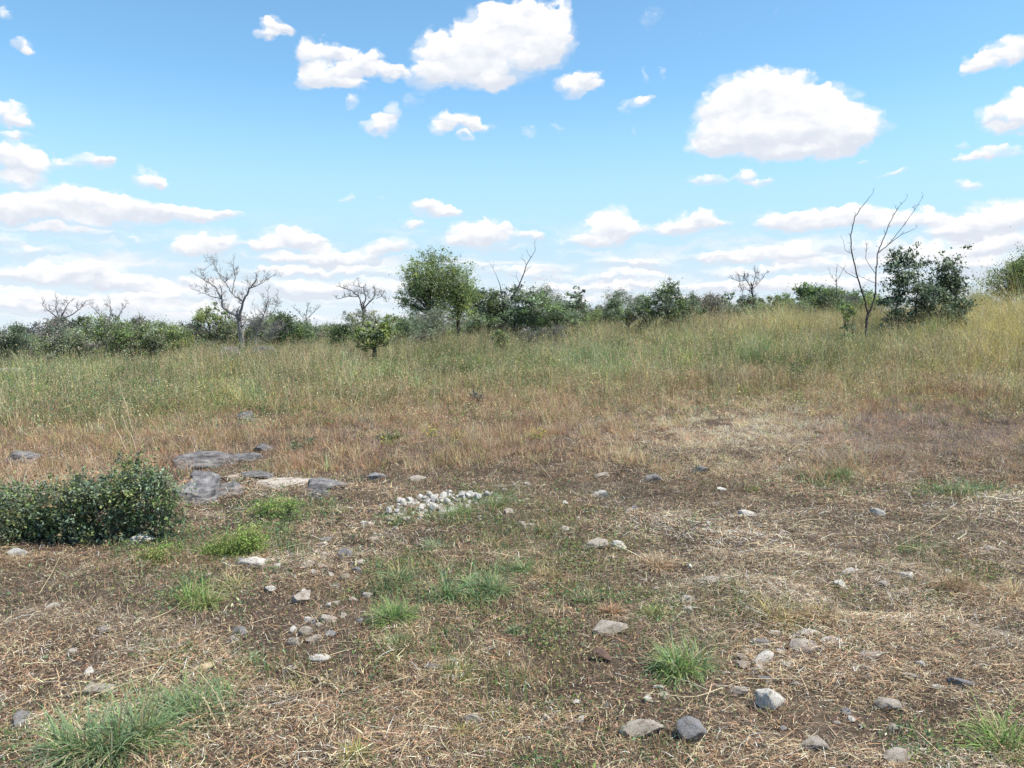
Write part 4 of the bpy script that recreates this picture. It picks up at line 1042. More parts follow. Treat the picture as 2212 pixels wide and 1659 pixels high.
def fillers():
    rf = random.Random(99)
    get = lambda n: [o for o in COL.objects if o.name.split('.')[0] == n and o.type == 'EMPTY'][0]
    src = [get(n) for n in ('rounded_shrub', 'spreading_shrub', 'hazy_shrub', 'green_shrub', 'grey_bush', 'light_shrub', 'large_shrub')]
    spec = [('low grey green bush merging into the thicket between the left bare trees', 'bushes of the left thicket', [(-50, 31), (35, 32), (90, 34), (125, 30), (205, 31), (245, 33), (300, 33), (350, 32), (400, 33), (440, 36), (490, 34), (560, 33), (600, 35), (645, 34), (60, 27), (240, 27.5), (330, 28)], (.95, 1.3)),
            ('low grey green bush merging into the thicket round the central trees', 'bushes of the central thicket', [(715, 36), (750, 33), (830, 33), (865, 31), (905, 33), (1000, 33), (1040, 31), (1070, 33), (1115, 30), (1140, 33), (1215, 31), (1255, 33), (1290, 36), (1150, 24.5), (930, 25.5)], (.65, 1.0)),
            ('low green bush merging into the skyline thicket above the golden grass', 'bushes of the skyline thicket', [(1340, 36), (1385, 38), (1500, 36), (1535, 34), (1575, 38), (1640, 40), (1700, 42), (1735, 38), (1785, 40), (1835, 41), (1880, 40), (1330, 33), (2110, 36)], (.75, 1.05))]
    for lab, grp, pts, (a, b) in spec:
        for X, d in pts:
            o = src[rf.randrange(len(src) - (2 if 'left' in grp else 0))]
            z = rf.uniform(a, b); w = rf.uniform(.8, 1.25)
            copy_plant(o, X, d, (w, w, z), rf.uniform(0, 6.28), lab, grp)


fillers()


def bush_belt():
    rng = np.random.default_rng(303)
    k = 900
    y = rng.uniform(46, 95, k); x = rng.uniform(-.95, .95, k) * y
    hh = rng.uniform(.7, 1.75, k) * (.7 + .6 * fbm(x, y, 9, 2, 44))
    rad = rng.uniform(.6, 1.6, k)
    z = hgt(x, y)
    per = 75
    o = rng.normal(0, .5, (k, per, 3))
    c = np.stack([x[:, None] + o[..., 0] * rad[:, None], y[:, None] + o[..., 1] * rad[:, None], z[:, None] + hh[:, None] * np.clip(.5 + .42 * o[..., 2], .03, 1.35)], -1).reshape(-1, 3)
    pal = np.stack([LC[q] for q in ('bg', 'mid', 'grey', 'dark', 'olive', 'twig')])
    cc = pal[rng.integers(0, 6, k)]
    cc = np.repeat(cc, per, 0) * np.exp(rng.normal(0, .3, k * per))[:, None]
    m = k * per
    l = rng.uniform(.09, .2, m)
    V, F, C = leaf_quads(c, l, l * .55, np.clip(cc, .01, .6), rng)
    tag(link('bushland', mesh_np('bushland', V, F, C), M_LEAF), 'far belt of grey green bushland along the skyline', 'bushland', kind='stuff')


bush_belt()
# --- near left bush and low herbs
plant('sprawling_bush', 'low sprawling blue green bush in the left foreground beside the grey ledge', 'bush', 5.8,
      [(285, 1045, 72, 56), (230, 1062, 80, 54), (335, 1078, 56, 56), (160, 1085, 90, 58), (60, 1106, 100, 58), (-60, 1104, 120, 64), (368, 1108, 34, 40), (120, 1145, 110, 36), (265, 1120, 80, 44), (20, 1168, 90, 30), (220, 1150, 60, 26), (325, 1138, 40, 22), (90, 1056, 34, 20), (10, 1058, 36, 16), (250, 990, 16, 14), (300, 978, 13, 12), (185, 1014, 18, 14), (110, 1036, 16, 12), (352, 1012, 14, 14), (30, 1042, 14, 12), (402, 1090, 12, 14), (398, 1148, 22, 12), (340, 1160, 30, 14), (392, 1125, 18, 18)],
      [-60, 20, 100, 190, 260, 320, 350], ['bg', 'mid', 'bg', 'bg', 'olive', 'bg', 'grey', 'dry', 'dark', 'mid'], 36000, .026, 330, .008, None, 120, seed=60, depth=.9, crad=.24, straggle=.35)
GH = 'bright green herb mats'
plant('herb_mat', 'largest bright lime green feathery herb mat below the grey ledge', 'herb', 5.35, [(505, 1180, 84, 26), (540, 1165, 50, 28), (460, 1192, 46, 20)], [460, 500, 545], ['lime', 'lime', 'yg'], 7500, .013, 150, .004, GH, 20, seed=61, depth=.7, crad=.3)
plant('herb_mat', 'smaller lime green herb mat with brown stems left of the largest one', 'herb', 5.2, [(335, 1200, 36, 24), (315, 1210, 24, 16), (375, 1185, 30, 14)], [325, 350], ['lime', 'yg', 'dry'], 2600, .013, 60, .004, GH, 12, seed=62, depth=.7, crad=.3)
plant('herb_mat', 'pale green flat herb mat at the front lip of the grey ledge', 'herb', 6.5, [(600, 1092, 56, 17), (570, 1100, 40, 12), (640, 1085, 26, 12)], [575, 610], ['lime', 'mid', 'yg'], 3200, .014, 80, .004, GH, 12, seed=63, depth=.7, crad=.3)
GF = 'yellow flowering weeds'
for i, (X, Y, dd, lab) in enumerate([(835, 965, 9.6, 'yellow flowered weed at the left end of the flower patch by a dark weed'), (930, 935, 10.1, 'yellow flowered weed left of the middle in the reddish grass'), (990, 948, 9.9, 'yellow flowered weed nearest the pale bare gap in the reddish grass'), (1165, 942, 10, 'yellow flowered weed farthest right in the reddish grass')]):
    e = plant('flowering_weed', lab, 'weed', dd, [(X, Y, 22, 14), (X + 8, Y - 10, 14, 9)], [X], ['olive', 'yg'], 260, .02, 16, .005, GF, 8, seed=70 + i)
    rg = np.random.default_rng(80 + i)
    c = U(X, Y - 6, dd) - np.array(e.location) + rg.normal(0, 1, (46, 3)) * [.07, .07, .05]
    ls = rg.uniform(.012, .022, 46)
    v, f, cc = leaf_quads(c, ls, ls * .9, np.tile(np.array([[.62, .46, .05]]), (46, 1)) * np.exp(rg.normal(0, .15, (46, 1))), rg)
    link('blossoms', mesh_np('blossoms', v, f, cc), M_LEAF, e)

# ------------------------------------------------------------------ tussocks
def tussock(name, label, X, Y, w, h, cols, n=160, seed=0, dry=.15, group='green grass tussocks', width=.005, fan=1.0):
    rng = np.random.default_rng(900 + seed)
    b = G(X, Y)
    dist = math.hypot(b[0], b[1], )
    px = dist / (FPX / K)
    Rw = w * px * .58; H = h * px * .85
    root = np.array([b[0], b[1], b[2]])
    e = empty(name, root, label, 'grass tussock', group); lop = rng.uniform(0, 6.28)
    ns = 2 if w < 70 else 4 if w < 130 else 6
    sc = rng.normal(0, .30, (ns, 2)) * [Rw, min(Rw, .16 + Rw * .5)]; sl = rng.uniform(.5, 1.05, ns)
    def mk(n, pal, nm, ll, dryness):
        th = rng.uniform(0, 2 * PI, n); si = rng.integers(0, ns, n)
        r = np.abs(rng.normal(0, .16, n)) * Rw
        bx = sc[si, 0] + r * np.cos(th); by = sc[si, 1] + r * np.sin(th)
        bz = hgt(root[0] + bx, root[1] + by) - root[2] - .004
        az = th + rng.normal(0, .8, n) + .5 * np.sin(th - lop)
        lean = np.abs(rng.normal(1.0, .45, n)) * fan
        L = np.hypot(Rw * 1.0, H * .75) * rng.uniform(.4, 1.15, n) * ll * .98 * sl[si]
        t0 = lean * .5; t1 = lean * 1.45 + rng.uniform(.2, .8, n)
        ci = rng.integers(0, len(pal), n)
        c = np.stack([P[p] for p in pal])[ci] * np.exp(rng.normal(0, .22, n))[:, None]
        tipc = c * .8 + P['straw'] * .2
        v, f, cc = blades(np.stack([bx, by, bz], 1), az, L, rng.uniform(.7, 1.3, n) * width, t0, t1, np.clip(c, .01, .8), 4, rng.normal(0, .5, n), np.clip(tipc, .01, .8), rng)
        link(nm, mesh_np(nm, v, f, cc), M_GRASS, e)
    n = int(n * 2.6)
    mk(n, cols, 'foliage', 1, 0)
    k = int(n * dry)
    if k: mk(k, ['straw', 'tan', 'brown'], 'dry_leaves', .9, 1)
    return e


TUS = [
    (1485, 1455, 150, 95, ['bright', 'green', 'bgreen'], 260, 'vivid green tussock left of the cluster of white stones at lower right'),
    (2150, 1622, 170, 62, ['bright', 'green'], 220, 'vivid green tussock in the bottom right corner'),
    (1050, 1285, 150, 90, ['bgreen', 'bgreen', 'green'], 330, 'large blue green tussock at the centre of the foreground'),
    (1120, 1235, 100, 56, ['bgreen', 'green'], 150, 'blue green tussock just behind the large central one'),
    (845, 1262, 100, 60, ['bgreen', 'bgreen', 'olive'], 170, 'topmost blue green tussock of the ragged strip left of centre'),
    (845, 1345, 110, 62, ['bright', 'green', 'bgreen'], 220, 'bright green tussock in the middle of the ragged strip left of centre'),
    (870, 1400, 90, 46, ['green', 'olive', 'bgreen'], 150, 'olive tinged tussock at the lower end of the ragged strip left of centre'),
    (985, 1448, 90, 50, ['green', 'bgreen', 'olive'], 130, 'thin green tussock below the large central one beside a long straw'),
    (425, 1300, 100, 62, ['bright', 'green', 'olive'], 170, 'green tussock with dry tips below the lime green herb mats'),
    (1425, 1335, 80, 46, ['green', 'bright', 'olive'], 130, 'small green tussock left of a split white stone'),
    (205, 1640, 250, 96, ['bgreen', 'green', 'bgreen'], 420, 'widest blue green tussock in the bottom left corner'),
    (330, 1600, 130, 70, ['bgreen', 'green', 'olive'], 170, 'dark tussock joined to the right side of the bottom left one'),
    (400, 1545, 190, 90, ['bgreen', 'bgreen', 'green'], 260, 'blue green tussock under arching pale seed stalks at lower left'),
    (480, 1500, 90, 44, ['bgreen', 'green'], 110, 'small tussock touching the right of the one with arching stalks'),
    (548, 1435, 44, 44, ['bgreen'], 60, 'tiny upright grey green tuft by the bark chip at lower left'),
    (405, 1405, 46, 30, ['bgreen', 'green'], 50, 'tiny green tuft above the bark chip at lower left'),
    (1120, 1368, 60, 28, ['bgreen'], 60, 'flat pale blue green rosette right of the ragged strip'),
    (985, 1118, 100, 32, ['bgreen', 'green', 'bright'], 190, 'green tussock along the front of the white stone heap'),
    (875, 1130, 60, 26, ['bgreen', 'bgreen'], 90, 'blue green tuft at the left front of the white stone heap'),
    (940, 1185, 70, 34, ['bgreen'], 100, 'lone blue green tuft below the white stone heap'),
    (1068, 1095, 80, 26, ['green', 'olive', 'bgreen'], 110, 'green tuft at the right end of the white stone heap'),
    (1815, 1036, 52, 52, ['green', 'bgreen'], 110, 'dark green upright tuft on the bank at right, under a bent straw'),
    (1990, 1195, 60, 40, ['green', 'bgreen'], 90, 'lone green tuft in the straw at middle right'),
    (1636, 1062, 34, 24, ['olive', 'green'], 50, 'very small olive tuft at the foot of the bank right of centre'),
    (2085, 1066, 90, 26, ['bgreen', 'pale'], 80, 'pale green flattened tuft on the bank at far right'),
    (1258, 1295, 66, 42, ['bgreen', 'pale', 'grey'], 90, 'grey green faded tuft right of the large central tussock'),
    (1690, 1345, 110, 52, ['olive', 'gold', 'brown'], 170, 'olive brown tuft above the cluster of white stones'),
    (1760, 1335, 90, 44, ['olive', 'tan', 'red'], 130, 'reddish brown tuft right of the olive brown one above the white stones'),
    (2060, 1275, 130, 48, ['tan', 'red', 'brown'], 170, 'dry reddish tussock at middle right edge of the straw'),
    (770, 1640, 74, 62, ['olive', 'yellow', 'green'], 120, 'yellow olive tuft at the bottom edge left of centre'),
    (1320, 1325, 60, 46, ['pink', 'red', 'tan'], 110, 'dry pinkish tuft above a flat white slab'),
    (1420, 1225, 80, 40, ['straw', 'pink', 'tan'], 120, 'pale dry tuft below a white stone right of centre'),
    (1180, 1250, 80, 44, ['olive', 'tan', 'brown'], 110, 'brownish olive tuft right behind the large central tussock'),
    (1130, 1470, 90, 40, ['olive', 'brown', 'tan'], 110, 'brown olive tuft left of a dead brown leaf'),
    (640, 1490, 50, 32, ['olive', 'tan'], 60, 'small brown olive tuft by two crossed straws'),
    (1010, 1590, 60, 50, ['olive', 'yellow', 'tan'], 70, 'yellowish sparse tuft in front of a pale stone at the bottom centre'),
    (1180, 1155, 90, 34, ['olive', 'bgreen', 'tan'], 100, 'mixed olive tuft right of the white stone heap'),
    (720, 1470, 60, 20, ['grey', 'straw', 'tan'], 60, 'withered grey tuft at the tips of the crossed straws'),
    (2190, 1290, 60, 50, ['tan', 'gold', 'brown'], 90, 'golden brown tuft at the right edge of the photo'),
    (520, 1265, 80, 30, ['olive', 'bgreen', 'tan'], 80, 'flat olive tuft just under the largest lime green herb mat'),
]
for i, (X, Y, w, h, cols, n, lab) in enumerate(TUS):
    tussock('grass_tussock', lab, X, Y, w, h, cols, n, i, dry=.25)

# ------------------------------------------------------------------ stones
def rock_mesh(seed, sub=4, planes=7, rough=.14, layers=0.0, flat=1.0, cut=(.58, .9)):
    rng = random.Random(seed)
    import bmesh
    bm = bmesh.new(); bmesh.ops.create_icosphere(bm, subdivisions=sub, radius=1)
    pl = []
    for _ in range(planes):
        d = Vector((rng.gauss(0, 1), rng.gauss(0, 1), rng.gauss(0, .8) * flat)).normalized()
        pl.append((d, rng.uniform(*cut)))
    o = Vector((rng.uniform(-50, 50), rng.uniform(-50, 50), rng.uniform(-50, 50)))
    for v in bm.verts:
        p = v.co.copy()
        for d, t in pl:
            s = p.dot(d)
            if s > t: p -= d * (s - t) * .93
        n1 = mnoise.fractal(p * 1.3 + o, 1.0, 2.1, 4)
        n2 = mnoise.turbulence(p * 4.0 + o, 4, False)
        q = p * (1 + rough * n1 + rough * .35 * (n2 - .5))
        if layers:
            zz = q.z * layers + .5 * mnoise.noise(p * 1.5 + o)
            fz = math.floor(zz); fr = zz - fz
            fr = fr ** 5 if fr < .5 else 1 - (1 - fr) ** 2.5 * .6
            push = .10 * math.sin(fz * 12.9898 + seed)
            q = Vector((q.x * (1 + push * fr), q.y * (1 + push * fr), (fz + fr) / layers))
        v.co = q
    me = bpy.data.meshes.new('stone'); bm.to_mesh(me); bm.free()
    for p in me.polygons: p.use_smooth = True
    try: me.set_sharp_from_angle(angle=R(32))
    except Exception: pass
    return me


def stone(name, label, X, Y, w, h, mat, seed, cat='stone', group='loose stones scattered over the field', tall=1.0, deep=.9, rot=None, layers=0, sink=.25):
    b = G(X, Y + h * .35)
    px = math.hypot(b[0], b[1]) / (FPX / K)
    rng = random.Random(seed * 3 + 1)
    me = rock_mesh(seed, 4, rng.randint(10, 15), .12, layers, cut=(.45, .82))
    me.materials.append(mat)
    o = link(name, me, None)
    sx = w * px * .6; view = math.atan2(EYE, b[1])
    sy = sx * deep * rng.uniform(.75, 1.0)
    a = math.sin(view); c = math.cos(view)
    sz = sx * (.80 if h / w > .75 else .58 if h / w > .5 else .42) * tall * rng.uniform(.9, 1.1)
    vis = 1.25 * sz * c
    sy = min(sx * 1.1, max(.45 * sx, (h * px * 1.05 - vis) / (1.7 * a)))
    o.scale = (sx, sy, sz)
    o.rotation_euler = (rng.uniform(-.15, .15), rng.uniform(-.2, .2), rot if rot is not None else rng.uniform(-.5, .5))
    o.location = (b[0], b[1] + sy * .5, float(hgt(b[0], b[1] + sy * .5)) + sz * .42)
    tag(o, label, cat, group)
    return o


WH, PK, GY = M_WHITE, M_PINKST, M_GREYST
STN = [
    (1335, 1180, 38, 22, WH, 'small bright white stone on the straw right of centre, above the dry pale tuft'),
    (1290, 1180, 70, 16, PK, 'flat brownish stone left of the small bright white one'),
    (1613, 1111, 38, 16, WH, 'lone elongated white stone at the foot of the bank'),
    (1898, 1105, 38, 26, WH, 'pale blurred white stone in the straw at middle right'),
    (1835, 1236, 34, 16, WH, 'upper one of two small white stones at right of the reddish tufts'),
    (1817, 1262, 28, 20, WH, 'lower one of two small white stones right of the reddish tufts'),
    (1608, 1282, 44, 20, WH, 'white stone half hidden by a forked straw right of the split stone'),
    (1483, 1296, 40, 26, WH, 'upper half of the split white stone right of a small green tussock'),
    (1486, 1318, 34, 20, WH, 'lower half of the split white stone right of a small green tussock'),
    (1530, 1265, 60, 12, PK, 'thin flat pinkish stone above the split white stone'),
    (1318, 1362, 96, 24, PK, 'long flat pale slab left of the vivid green tussock'),
    (1745, 1370, 50, 24, WH, 'bright white stone at the top of the lower right cluster'),
    (1795, 1388, 46, 24, WH, 'bluish white stone at the right end of the lower right cluster'),
    (1740, 1402, 70, 20, PK, 'flat pale stone at the front of the lower right cluster'),
    (1712, 1378, 30, 12, WH, 'small white chip at the left of the lower right cluster'),
    (1675, 1370, 30, 14, WH, 'small cream stone behind the small grey stone of the cluster'),
    (1648, 1390, 32, 22, GY, 'small grey stone left of the lower right cluster'),
    (1655, 1421, 62, 32, WH, 'blocky white stone right of the vivid green tussock'),
    (1604, 1437, 34, 20, PK, 'small pinkish stone touching the left of the blocky white stone'),
    (1655, 1468, 46, 22, GY, 'rounded grey stone half buried above the largest white stone'),
    (1666, 1514, 72, 56, WH, 'largest bright white angular stone in the lower right foreground'),
    (1594, 1500, 50, 18, PK, 'flat pinkish stone left of the largest white stone'),
    (1495, 1583, 62, 58, GY, 'upright grey stone with a bluish face at the bottom right of centre'),
    (1390, 1578, 86, 42, PK, 'oblong pale stone lying left of the upright grey stone'),
    (1183, 1553, 30, 18, WH, 'tiny white stone alone near the bottom centre'),
    (1925, 1524, 54, 36, PK, 'pinkish grey angular stone in the straw at lower right'),
    (1945, 1642, 60, 40, PK, 'brown pink stone on the bottom edge left of the corner tussock'),
    (1767, 1612, 60, 36, PK, 'dull brown stone sunk in straw near the bottom right'),
    (2080, 1478, 50, 22, GY, 'bluish grey stone right of a long bent straw'),
    (1975, 1464, 40, 16, PK, 'pale stone on bare earth left of the bluish grey one'),
    (1992, 1437, 26, 14, WH, 'tiny white stone above the pale bare earth at lower right'),
    (1880, 1424, 66, 20, PK, 'flat earth coloured stone right of the blocky white stones'),
    (650, 1292, 48, 34, PK, 'rounded pinkish white stone on bare soil left of the ragged green strip'),
    (705, 1337, 44, 18, PK, 'flat pinkish stone below the rounded pinkish white stone'),
    (660, 1221, 32, 18, WH, 'small white stone below the right end of the ledge'),
    (745, 1197, 30, 26, GY, 'grey rounded stone upright on the soil left of the stone heap front'),
    (700, 1225, 36, 14, PK, 'pinkish flat stone between the small white and the grey rounded stones'),
    (772, 1236, 30, 16, GY, 'flat bluish grey stone below the grey rounded stone'),
    (806, 1165, 34, 14, PK, 'pinkish stone left of the lone blue green tuft'),
    (545, 1222, 70, 22, WH, 'cream slab under the largest lime green herb mat'),
    (520, 1217, 32, 22, GY, 'grey stone touching the left end of the cream slab'),
    (658, 1366, 34, 22, PK, 'top stone of the small pinkish trio left of centre'),
    (632, 1388, 38, 20, PK, 'left stone of the small pinkish trio left of centre'),
    (680, 1380, 36, 20, PK, 'right stone of the small pinkish trio left of centre'),
    (688, 1421, 44, 22, WH, 'bluish white stone below the pinkish trio'),
    (626, 1445, 34, 16, PK, 'pale chip left of the bluish white stone'),
    (515, 1362, 36, 22, GY, 'grey stone on bare soil above the tiny grey green tuft'),
    (503, 1383, 30, 16, PK, 'brownish stone just below the grey stone on bare soil'),
    (215, 1365, 30, 24, GY, 'small grey stone over a dark hollow at left'),
    (215, 1497, 62, 32, PK, 'pink pointed stone above the pale seed stalks at lower left'),
    (38, 1560, 40, 40, GY, 'dull grey stone at the left edge near the bottom'),
    (42, 1197, 44, 18, WH, 'cream stone in front of the sprawling bush at the left edge'),
    (297, 1168, 56, 20, WH, 'pale flat stone between the sprawling bush and the smaller lime herb mat'),
    (937, 1445, 44, 18, GY, 'flat dark grey stone on the bare soil under a long straw'),
    (1018, 1560, 56, 32, PK, 'pale rounded stone behind the yellowish sparse tuft at bottom centre'),
    (1298, 1069, 44, 16, WH, 'white flat stone in the straw right of the stone heap'),
    (1513, 1018, 48, 16, GY, 'grey flat stone at the foot of the bank right of centre'),
    (1412, 1035, 40, 14, GY, 'dark bluish stone in the olive grass at the foot of the bank'),
    (1562, 1058, 20, 12, WH, 'pebble sized pale stone right of the grey flat stone on the bank'),
    (2136, 1193, 46, 12, PK, 'flat pale stone near the right edge in the straw'),
    (810, 1030, 46, 22, GY, 'grey white stone under the reddish bank behind the heap'),
    (900, 1035, 40, 14, PK, 'pale stone at the foot of the reddish bank above the heap'),
    (1300, 1028, 30, 12, PK, 'pale earth stone behind the white flat stone of the bank'),
    (790, 1131, 36, 14, WH, 'white flat stone left of the heap'),
]
for i, (X, Y, w, h, m, lab) in enumerate(STN):
    stone('stone', lab, X, Y, w, h, m, 100 + i)

def straw_round_stones():
    rng = np.random.default_rng(717)
    B = []; A = []; RR = []
    for o in list(COL.objects):
        if o.name.split('.')[0] != 'stone': continue
        sx, sy = o.scale[0], o.scale[1]
        k = int(26 + 260 * sx)
        th = rng.uniform(0, 2 * PI, k); q = rng.uniform(.72, 1.25, k)
        c, sn = math.cos(o.rotation_euler[2]), math.sin(o.rotation_euler[2])
        lx, ly = sx * q * np.cos(th), sy * q * np.sin(th)
        x = o.location[0] + lx * c - ly * sn; y = o.location[1] + lx * sn + ly * c
        z = hgt(x, y) + rng.uniform(0, .02, k)
        B.append(np.stack([x, y, z], 1)); A.append(th + PI / 2 * rng.choice([-1, 1], k) + rng.normal(0, .6, k)); RR.append(np.full(k, sx))
    B = np.concatenate(B); A = np.concatenate(A); n = len(B)
    col = pick(['straw', 'tan', 'brown', 'dark', 'grey', 'olive'], [.3 + np.zeros(n), .35 + np.zeros(n), .35 + np.zeros(n), .25 + np.zeros(n), .2 + np.zeros(n), .12 + np.zeros(n)], rng, .4)
    v, f, c = blades(B, A, rng.uniform(.02, .07, n), rng.uniform(.0014, .003, n) * (.7 + .1 * B[:, 1]), np.abs(rng.normal(1.0, .4, n)), np.abs(rng.normal(1.4, .4, n)), col, 2, rng.normal(0, .8, n), None, rng)
    tag(link('straw_litter', mesh_np('straw_litter', v, f, c), M_STRAW), 'dry straw caught round the edges of the loose stones', 'straw litter', kind='stuff')


straw_round_stones()
small = []
for i in range(5):
    me = rock_mesh(820 + i, 3, 11, .12, 0, cut=(.45, .82)); me.materials.append([M_WHITE, M_PINKST, M_WHITE, M_PINKST, M_GREYST][i]); small.append(me)
rs = random.Random(3131)
for cx, cy, sx_, sy_, k in [(640, 1300, 130, 90, 22), (700, 1200, 90, 30, 9), (1680, 1420, 160, 70, 24), (1500, 1300, 160, 50, 14), (1900, 1560, 160, 60, 10), (1250, 1520, 180, 70, 8), (1300, 1120, 260, 40, 12), (1950, 1250, 180, 70, 8), (260, 1440, 160, 80, 8)]:
    for _ in range(k):
        X, Y = rs.gauss(cx, sx_ * .6), min(1640, rs.gauss(cy, sy_ * .6))
        b = G(X, Y); r = rs.uniform(7, 15) * math.hypot(b[0], b[1]) / (FPX / K)
        o = link('small_stone', small[rs.randrange(5)], None)
        o.scale = (r * rs.uniform(.9, 1.4), r, r * rs.uniform(.5, .8)); o.rotation_euler = (rs.uniform(-.3, .3), rs.uniform(-.3, .3), rs.uniform(0, 6.28))
        o.location = (b[0], b[1], b[2] + r * rs.uniform(.05, .3))
        tag(o, 'small pale stone half buried among the foreground straw', 'stone', 'small half buried stones in the foreground')
# heap of white stones
protos = []
for i in range(7):
    me = rock_mesh(500 + i, 3, 12, .08, cut=(.5, .85)); me.materials.append(M_HEAP); protos.append(me)
rh = random.Random(77)
made = 0
HEAPL = 'fist sized white stone in the heap of rubble at mid picture'
placed = []
tries = 0
while made < 120 and tries < 4000:
    tries += 1
    t = rh.random()
    X = 838 + 215 * t + rh.gauss(0, 12)
    half = 33 * (1 - .45 * t) * (math.sin(PI * min(1, max(.1, t * .9 + .08))) ** .5)
    Y = 1114 - 38 * t + rh.uniform(-1, 1) * half
    b = G(X, Y)
    r = rh.uniform(.018, .046)
    mind = min((math.hypot(b[0] - q[0], b[1] - q[1]) - (r + q[2]) * .78 for q in placed), default=1)
    lvl = 0
    if mind < 0:
        if rh.random() < .35 and abs(Y - (1114 - 38 * t)) < half * .6: lvl = 1
        else: continue
    o = link('heap_stone', protos[rh.randrange(7)], None)
    o.scale = (r * rh.uniform(.85, 1.3), r * rh.uniform(.8, 1.2), r * rh.uniform(.7, 1.0))
    o.rotation_euler = (rh.uniform(-1, 1), rh.uniform(-1, 1), rh.uniform(0, 6.28))
    o.location = (b[0], b[1], b[2] + r * (.35 + .85 * lvl))
    tag(o, HEAPL, 'stone', 'white stones heaped in a low pile')
    placed.append((b[0], b[1], r)); made += 1
for i, (X, Y) in enumerate([(1068, 1070), (1090, 1062), (1112, 1052), (1140, 1048), (1080, 1056)]):
    b = G(X, Y)
    o = link('heap_stone', protos[i], None); r = .03
    o.scale = (r * 1.3, r, r * .7); o.rotation_euler = (i, i * 2, i * 3); o.location = (b[0], b[1], b[2] + .012)
    tag(o, 'pale stone trailing off to the right of the white heap', 'stone', 'stones trailing from the heap')

for i in range(26):
    X = rh.uniform(800, 1080); Y = 1118 - 38 * (X - 845) / 205 + rh.choice((-1, 1)) * rh.uniform(20, 52)
    b = G(X, Y); r = rh.uniform(.009, .022)
    o = link('heap_stone', protos[rh.randrange(7)], None)
    o.scale = (r * 1.2, r, r * .8); o.rotation_euler = (rh.uniform(-1, 1), rh.uniform(-1, 1), rh.uniform(0, 6)); o.location = (b[0], b[1], b[2] + r * .3)
    tag(o, 'small white chip strewn round the edge of the white stone heap', 'stone', 'white chips round the stone heap')


# ledge rocks
def ledge(name, label, X, Y, w, deep, high, seed, rot=0.0, mat=None, lift=.3, tilt=0.0):
    b = G(X, Y)
    me = rock_mesh(seed, 5, 16, .15, 0, .8, (.42, .85)); me.materials.append(mat or M_LEDGE)
    px = math.hypot(b[0], b[1]) / (FPX / K)
    o = link(name, me, None)
    o.scale = (w * px * .66, deep * .75, high * .78)
    o.rotation_euler = (tilt, 0, rot)
    o.location = (b[0], b[1], b[2] + high * (lift - .38))
    return tag(o, label, 'rock', 'grey ledge rocks')


LG = [
    ('upper grey ledge with a pale lit rim behind the sprawling bush', 468, 1000, 135, .50, .24, .15, -.25),
    ('dark slanting ledge wall touching the right side of the sprawling bush', 430, 1078, 120, .60, .26, .3, .25),
    ('blue grey ledge face above the pale green flat herb mat', 495, 1062, 110, .45, .17, .1, .2),
    ('flat pinkish grey rock shelf reaching right from the ledge', 620, 1044, 130, .42, .11, .12, .05),
    ('right half of the flat rock shelf left of the stone heap', 705, 1052, 110, .42, .10, .05, .05),
    ('narrow grey stone step in the middle of the ledge', 450, 1034, 90, .26, .13, -.1, .1),
    ('small blue grey block at the front right corner of the rock shelf', 690, 1072, 58, .18, .10, .2, .1),
    ('rock lip behind the pale green flat herb mat', 560, 1030, 90, .26, .09, .05, 0),
    ('grey rock showing at the top of the ledge in the dry grass', 540, 992, 90, .3, .16, .1, -.1),
    ('small grey outcrop in the green grass above the ledge', 535, 905, 40, .4, .17, .1, 0),
    ('grey rock tip in reddish grass right of the upper ledge', 575, 972, 44, .25, .15, .1, 0),
    ('pale flat rock at the left edge behind the sprawling bush', 35, 996, 80, .35, .16, .1, 0),
    ('dark stone in the shadow under the sprawling bush', 195, 1160, 56, .2, .11, .1, 0),
    ('round pale stone lying on the step of the ledge', 502, 1036, 40, .12, .09, .4, 0),
]
for i, (lab, X, Y, w, dp, hi, rot, tl) in enumerate(LG):
    ledge('ledge_rock', lab, X, Y, w, dp, hi, 640 + i, rot, M_GREYST if 'dark stone' in lab else M_PINKST if 'pinkish' in lab or 'round pale' in lab else None, .3, tl)
# rocks under the bare tree and the white strip far left
def far_rock(label, X, Y, w, hpx, dist, seed, mat):
    c = U(X, Y, dist); px = dist / (FPX / K)
    me = rock_mesh(seed, 4, 8, .2, 3, .5, (.65, .95)); me.materials.append(mat)
    o = link('field_rock', me, None)
    gz = float(hgt(c[0], c[1]))
    H = max(.12, c[2] + hpx * .5 * px - gz)
    o.scale = (w * px * .55, w * px * .3, H)
    o.location = (c[0], c[1], gz); o.rotation_euler = (0, 0, .1)
    tag(o, label, 'rock', 'grey rocks at the far edge of the field')


far_rock('broad blue grey rock at the foot of the biggest bare tree', 502, 764, 76, 30, 23.5, 620, M_LEDGE)
far_rock('lower grey rock right of the broad one under the biggest bare tree', 572, 760, 68, 22, 24, 621, M_LEDGE)
far_rock('white rock strip in front of the dark shrub at the left edge', 30, 801, 110, 12, 21, 622, M_WHITE)
far_rock('smaller white rock at the right end of the strip by the left edge', 85, 796, 46, 10, 21.5, 623, M_WHITE)

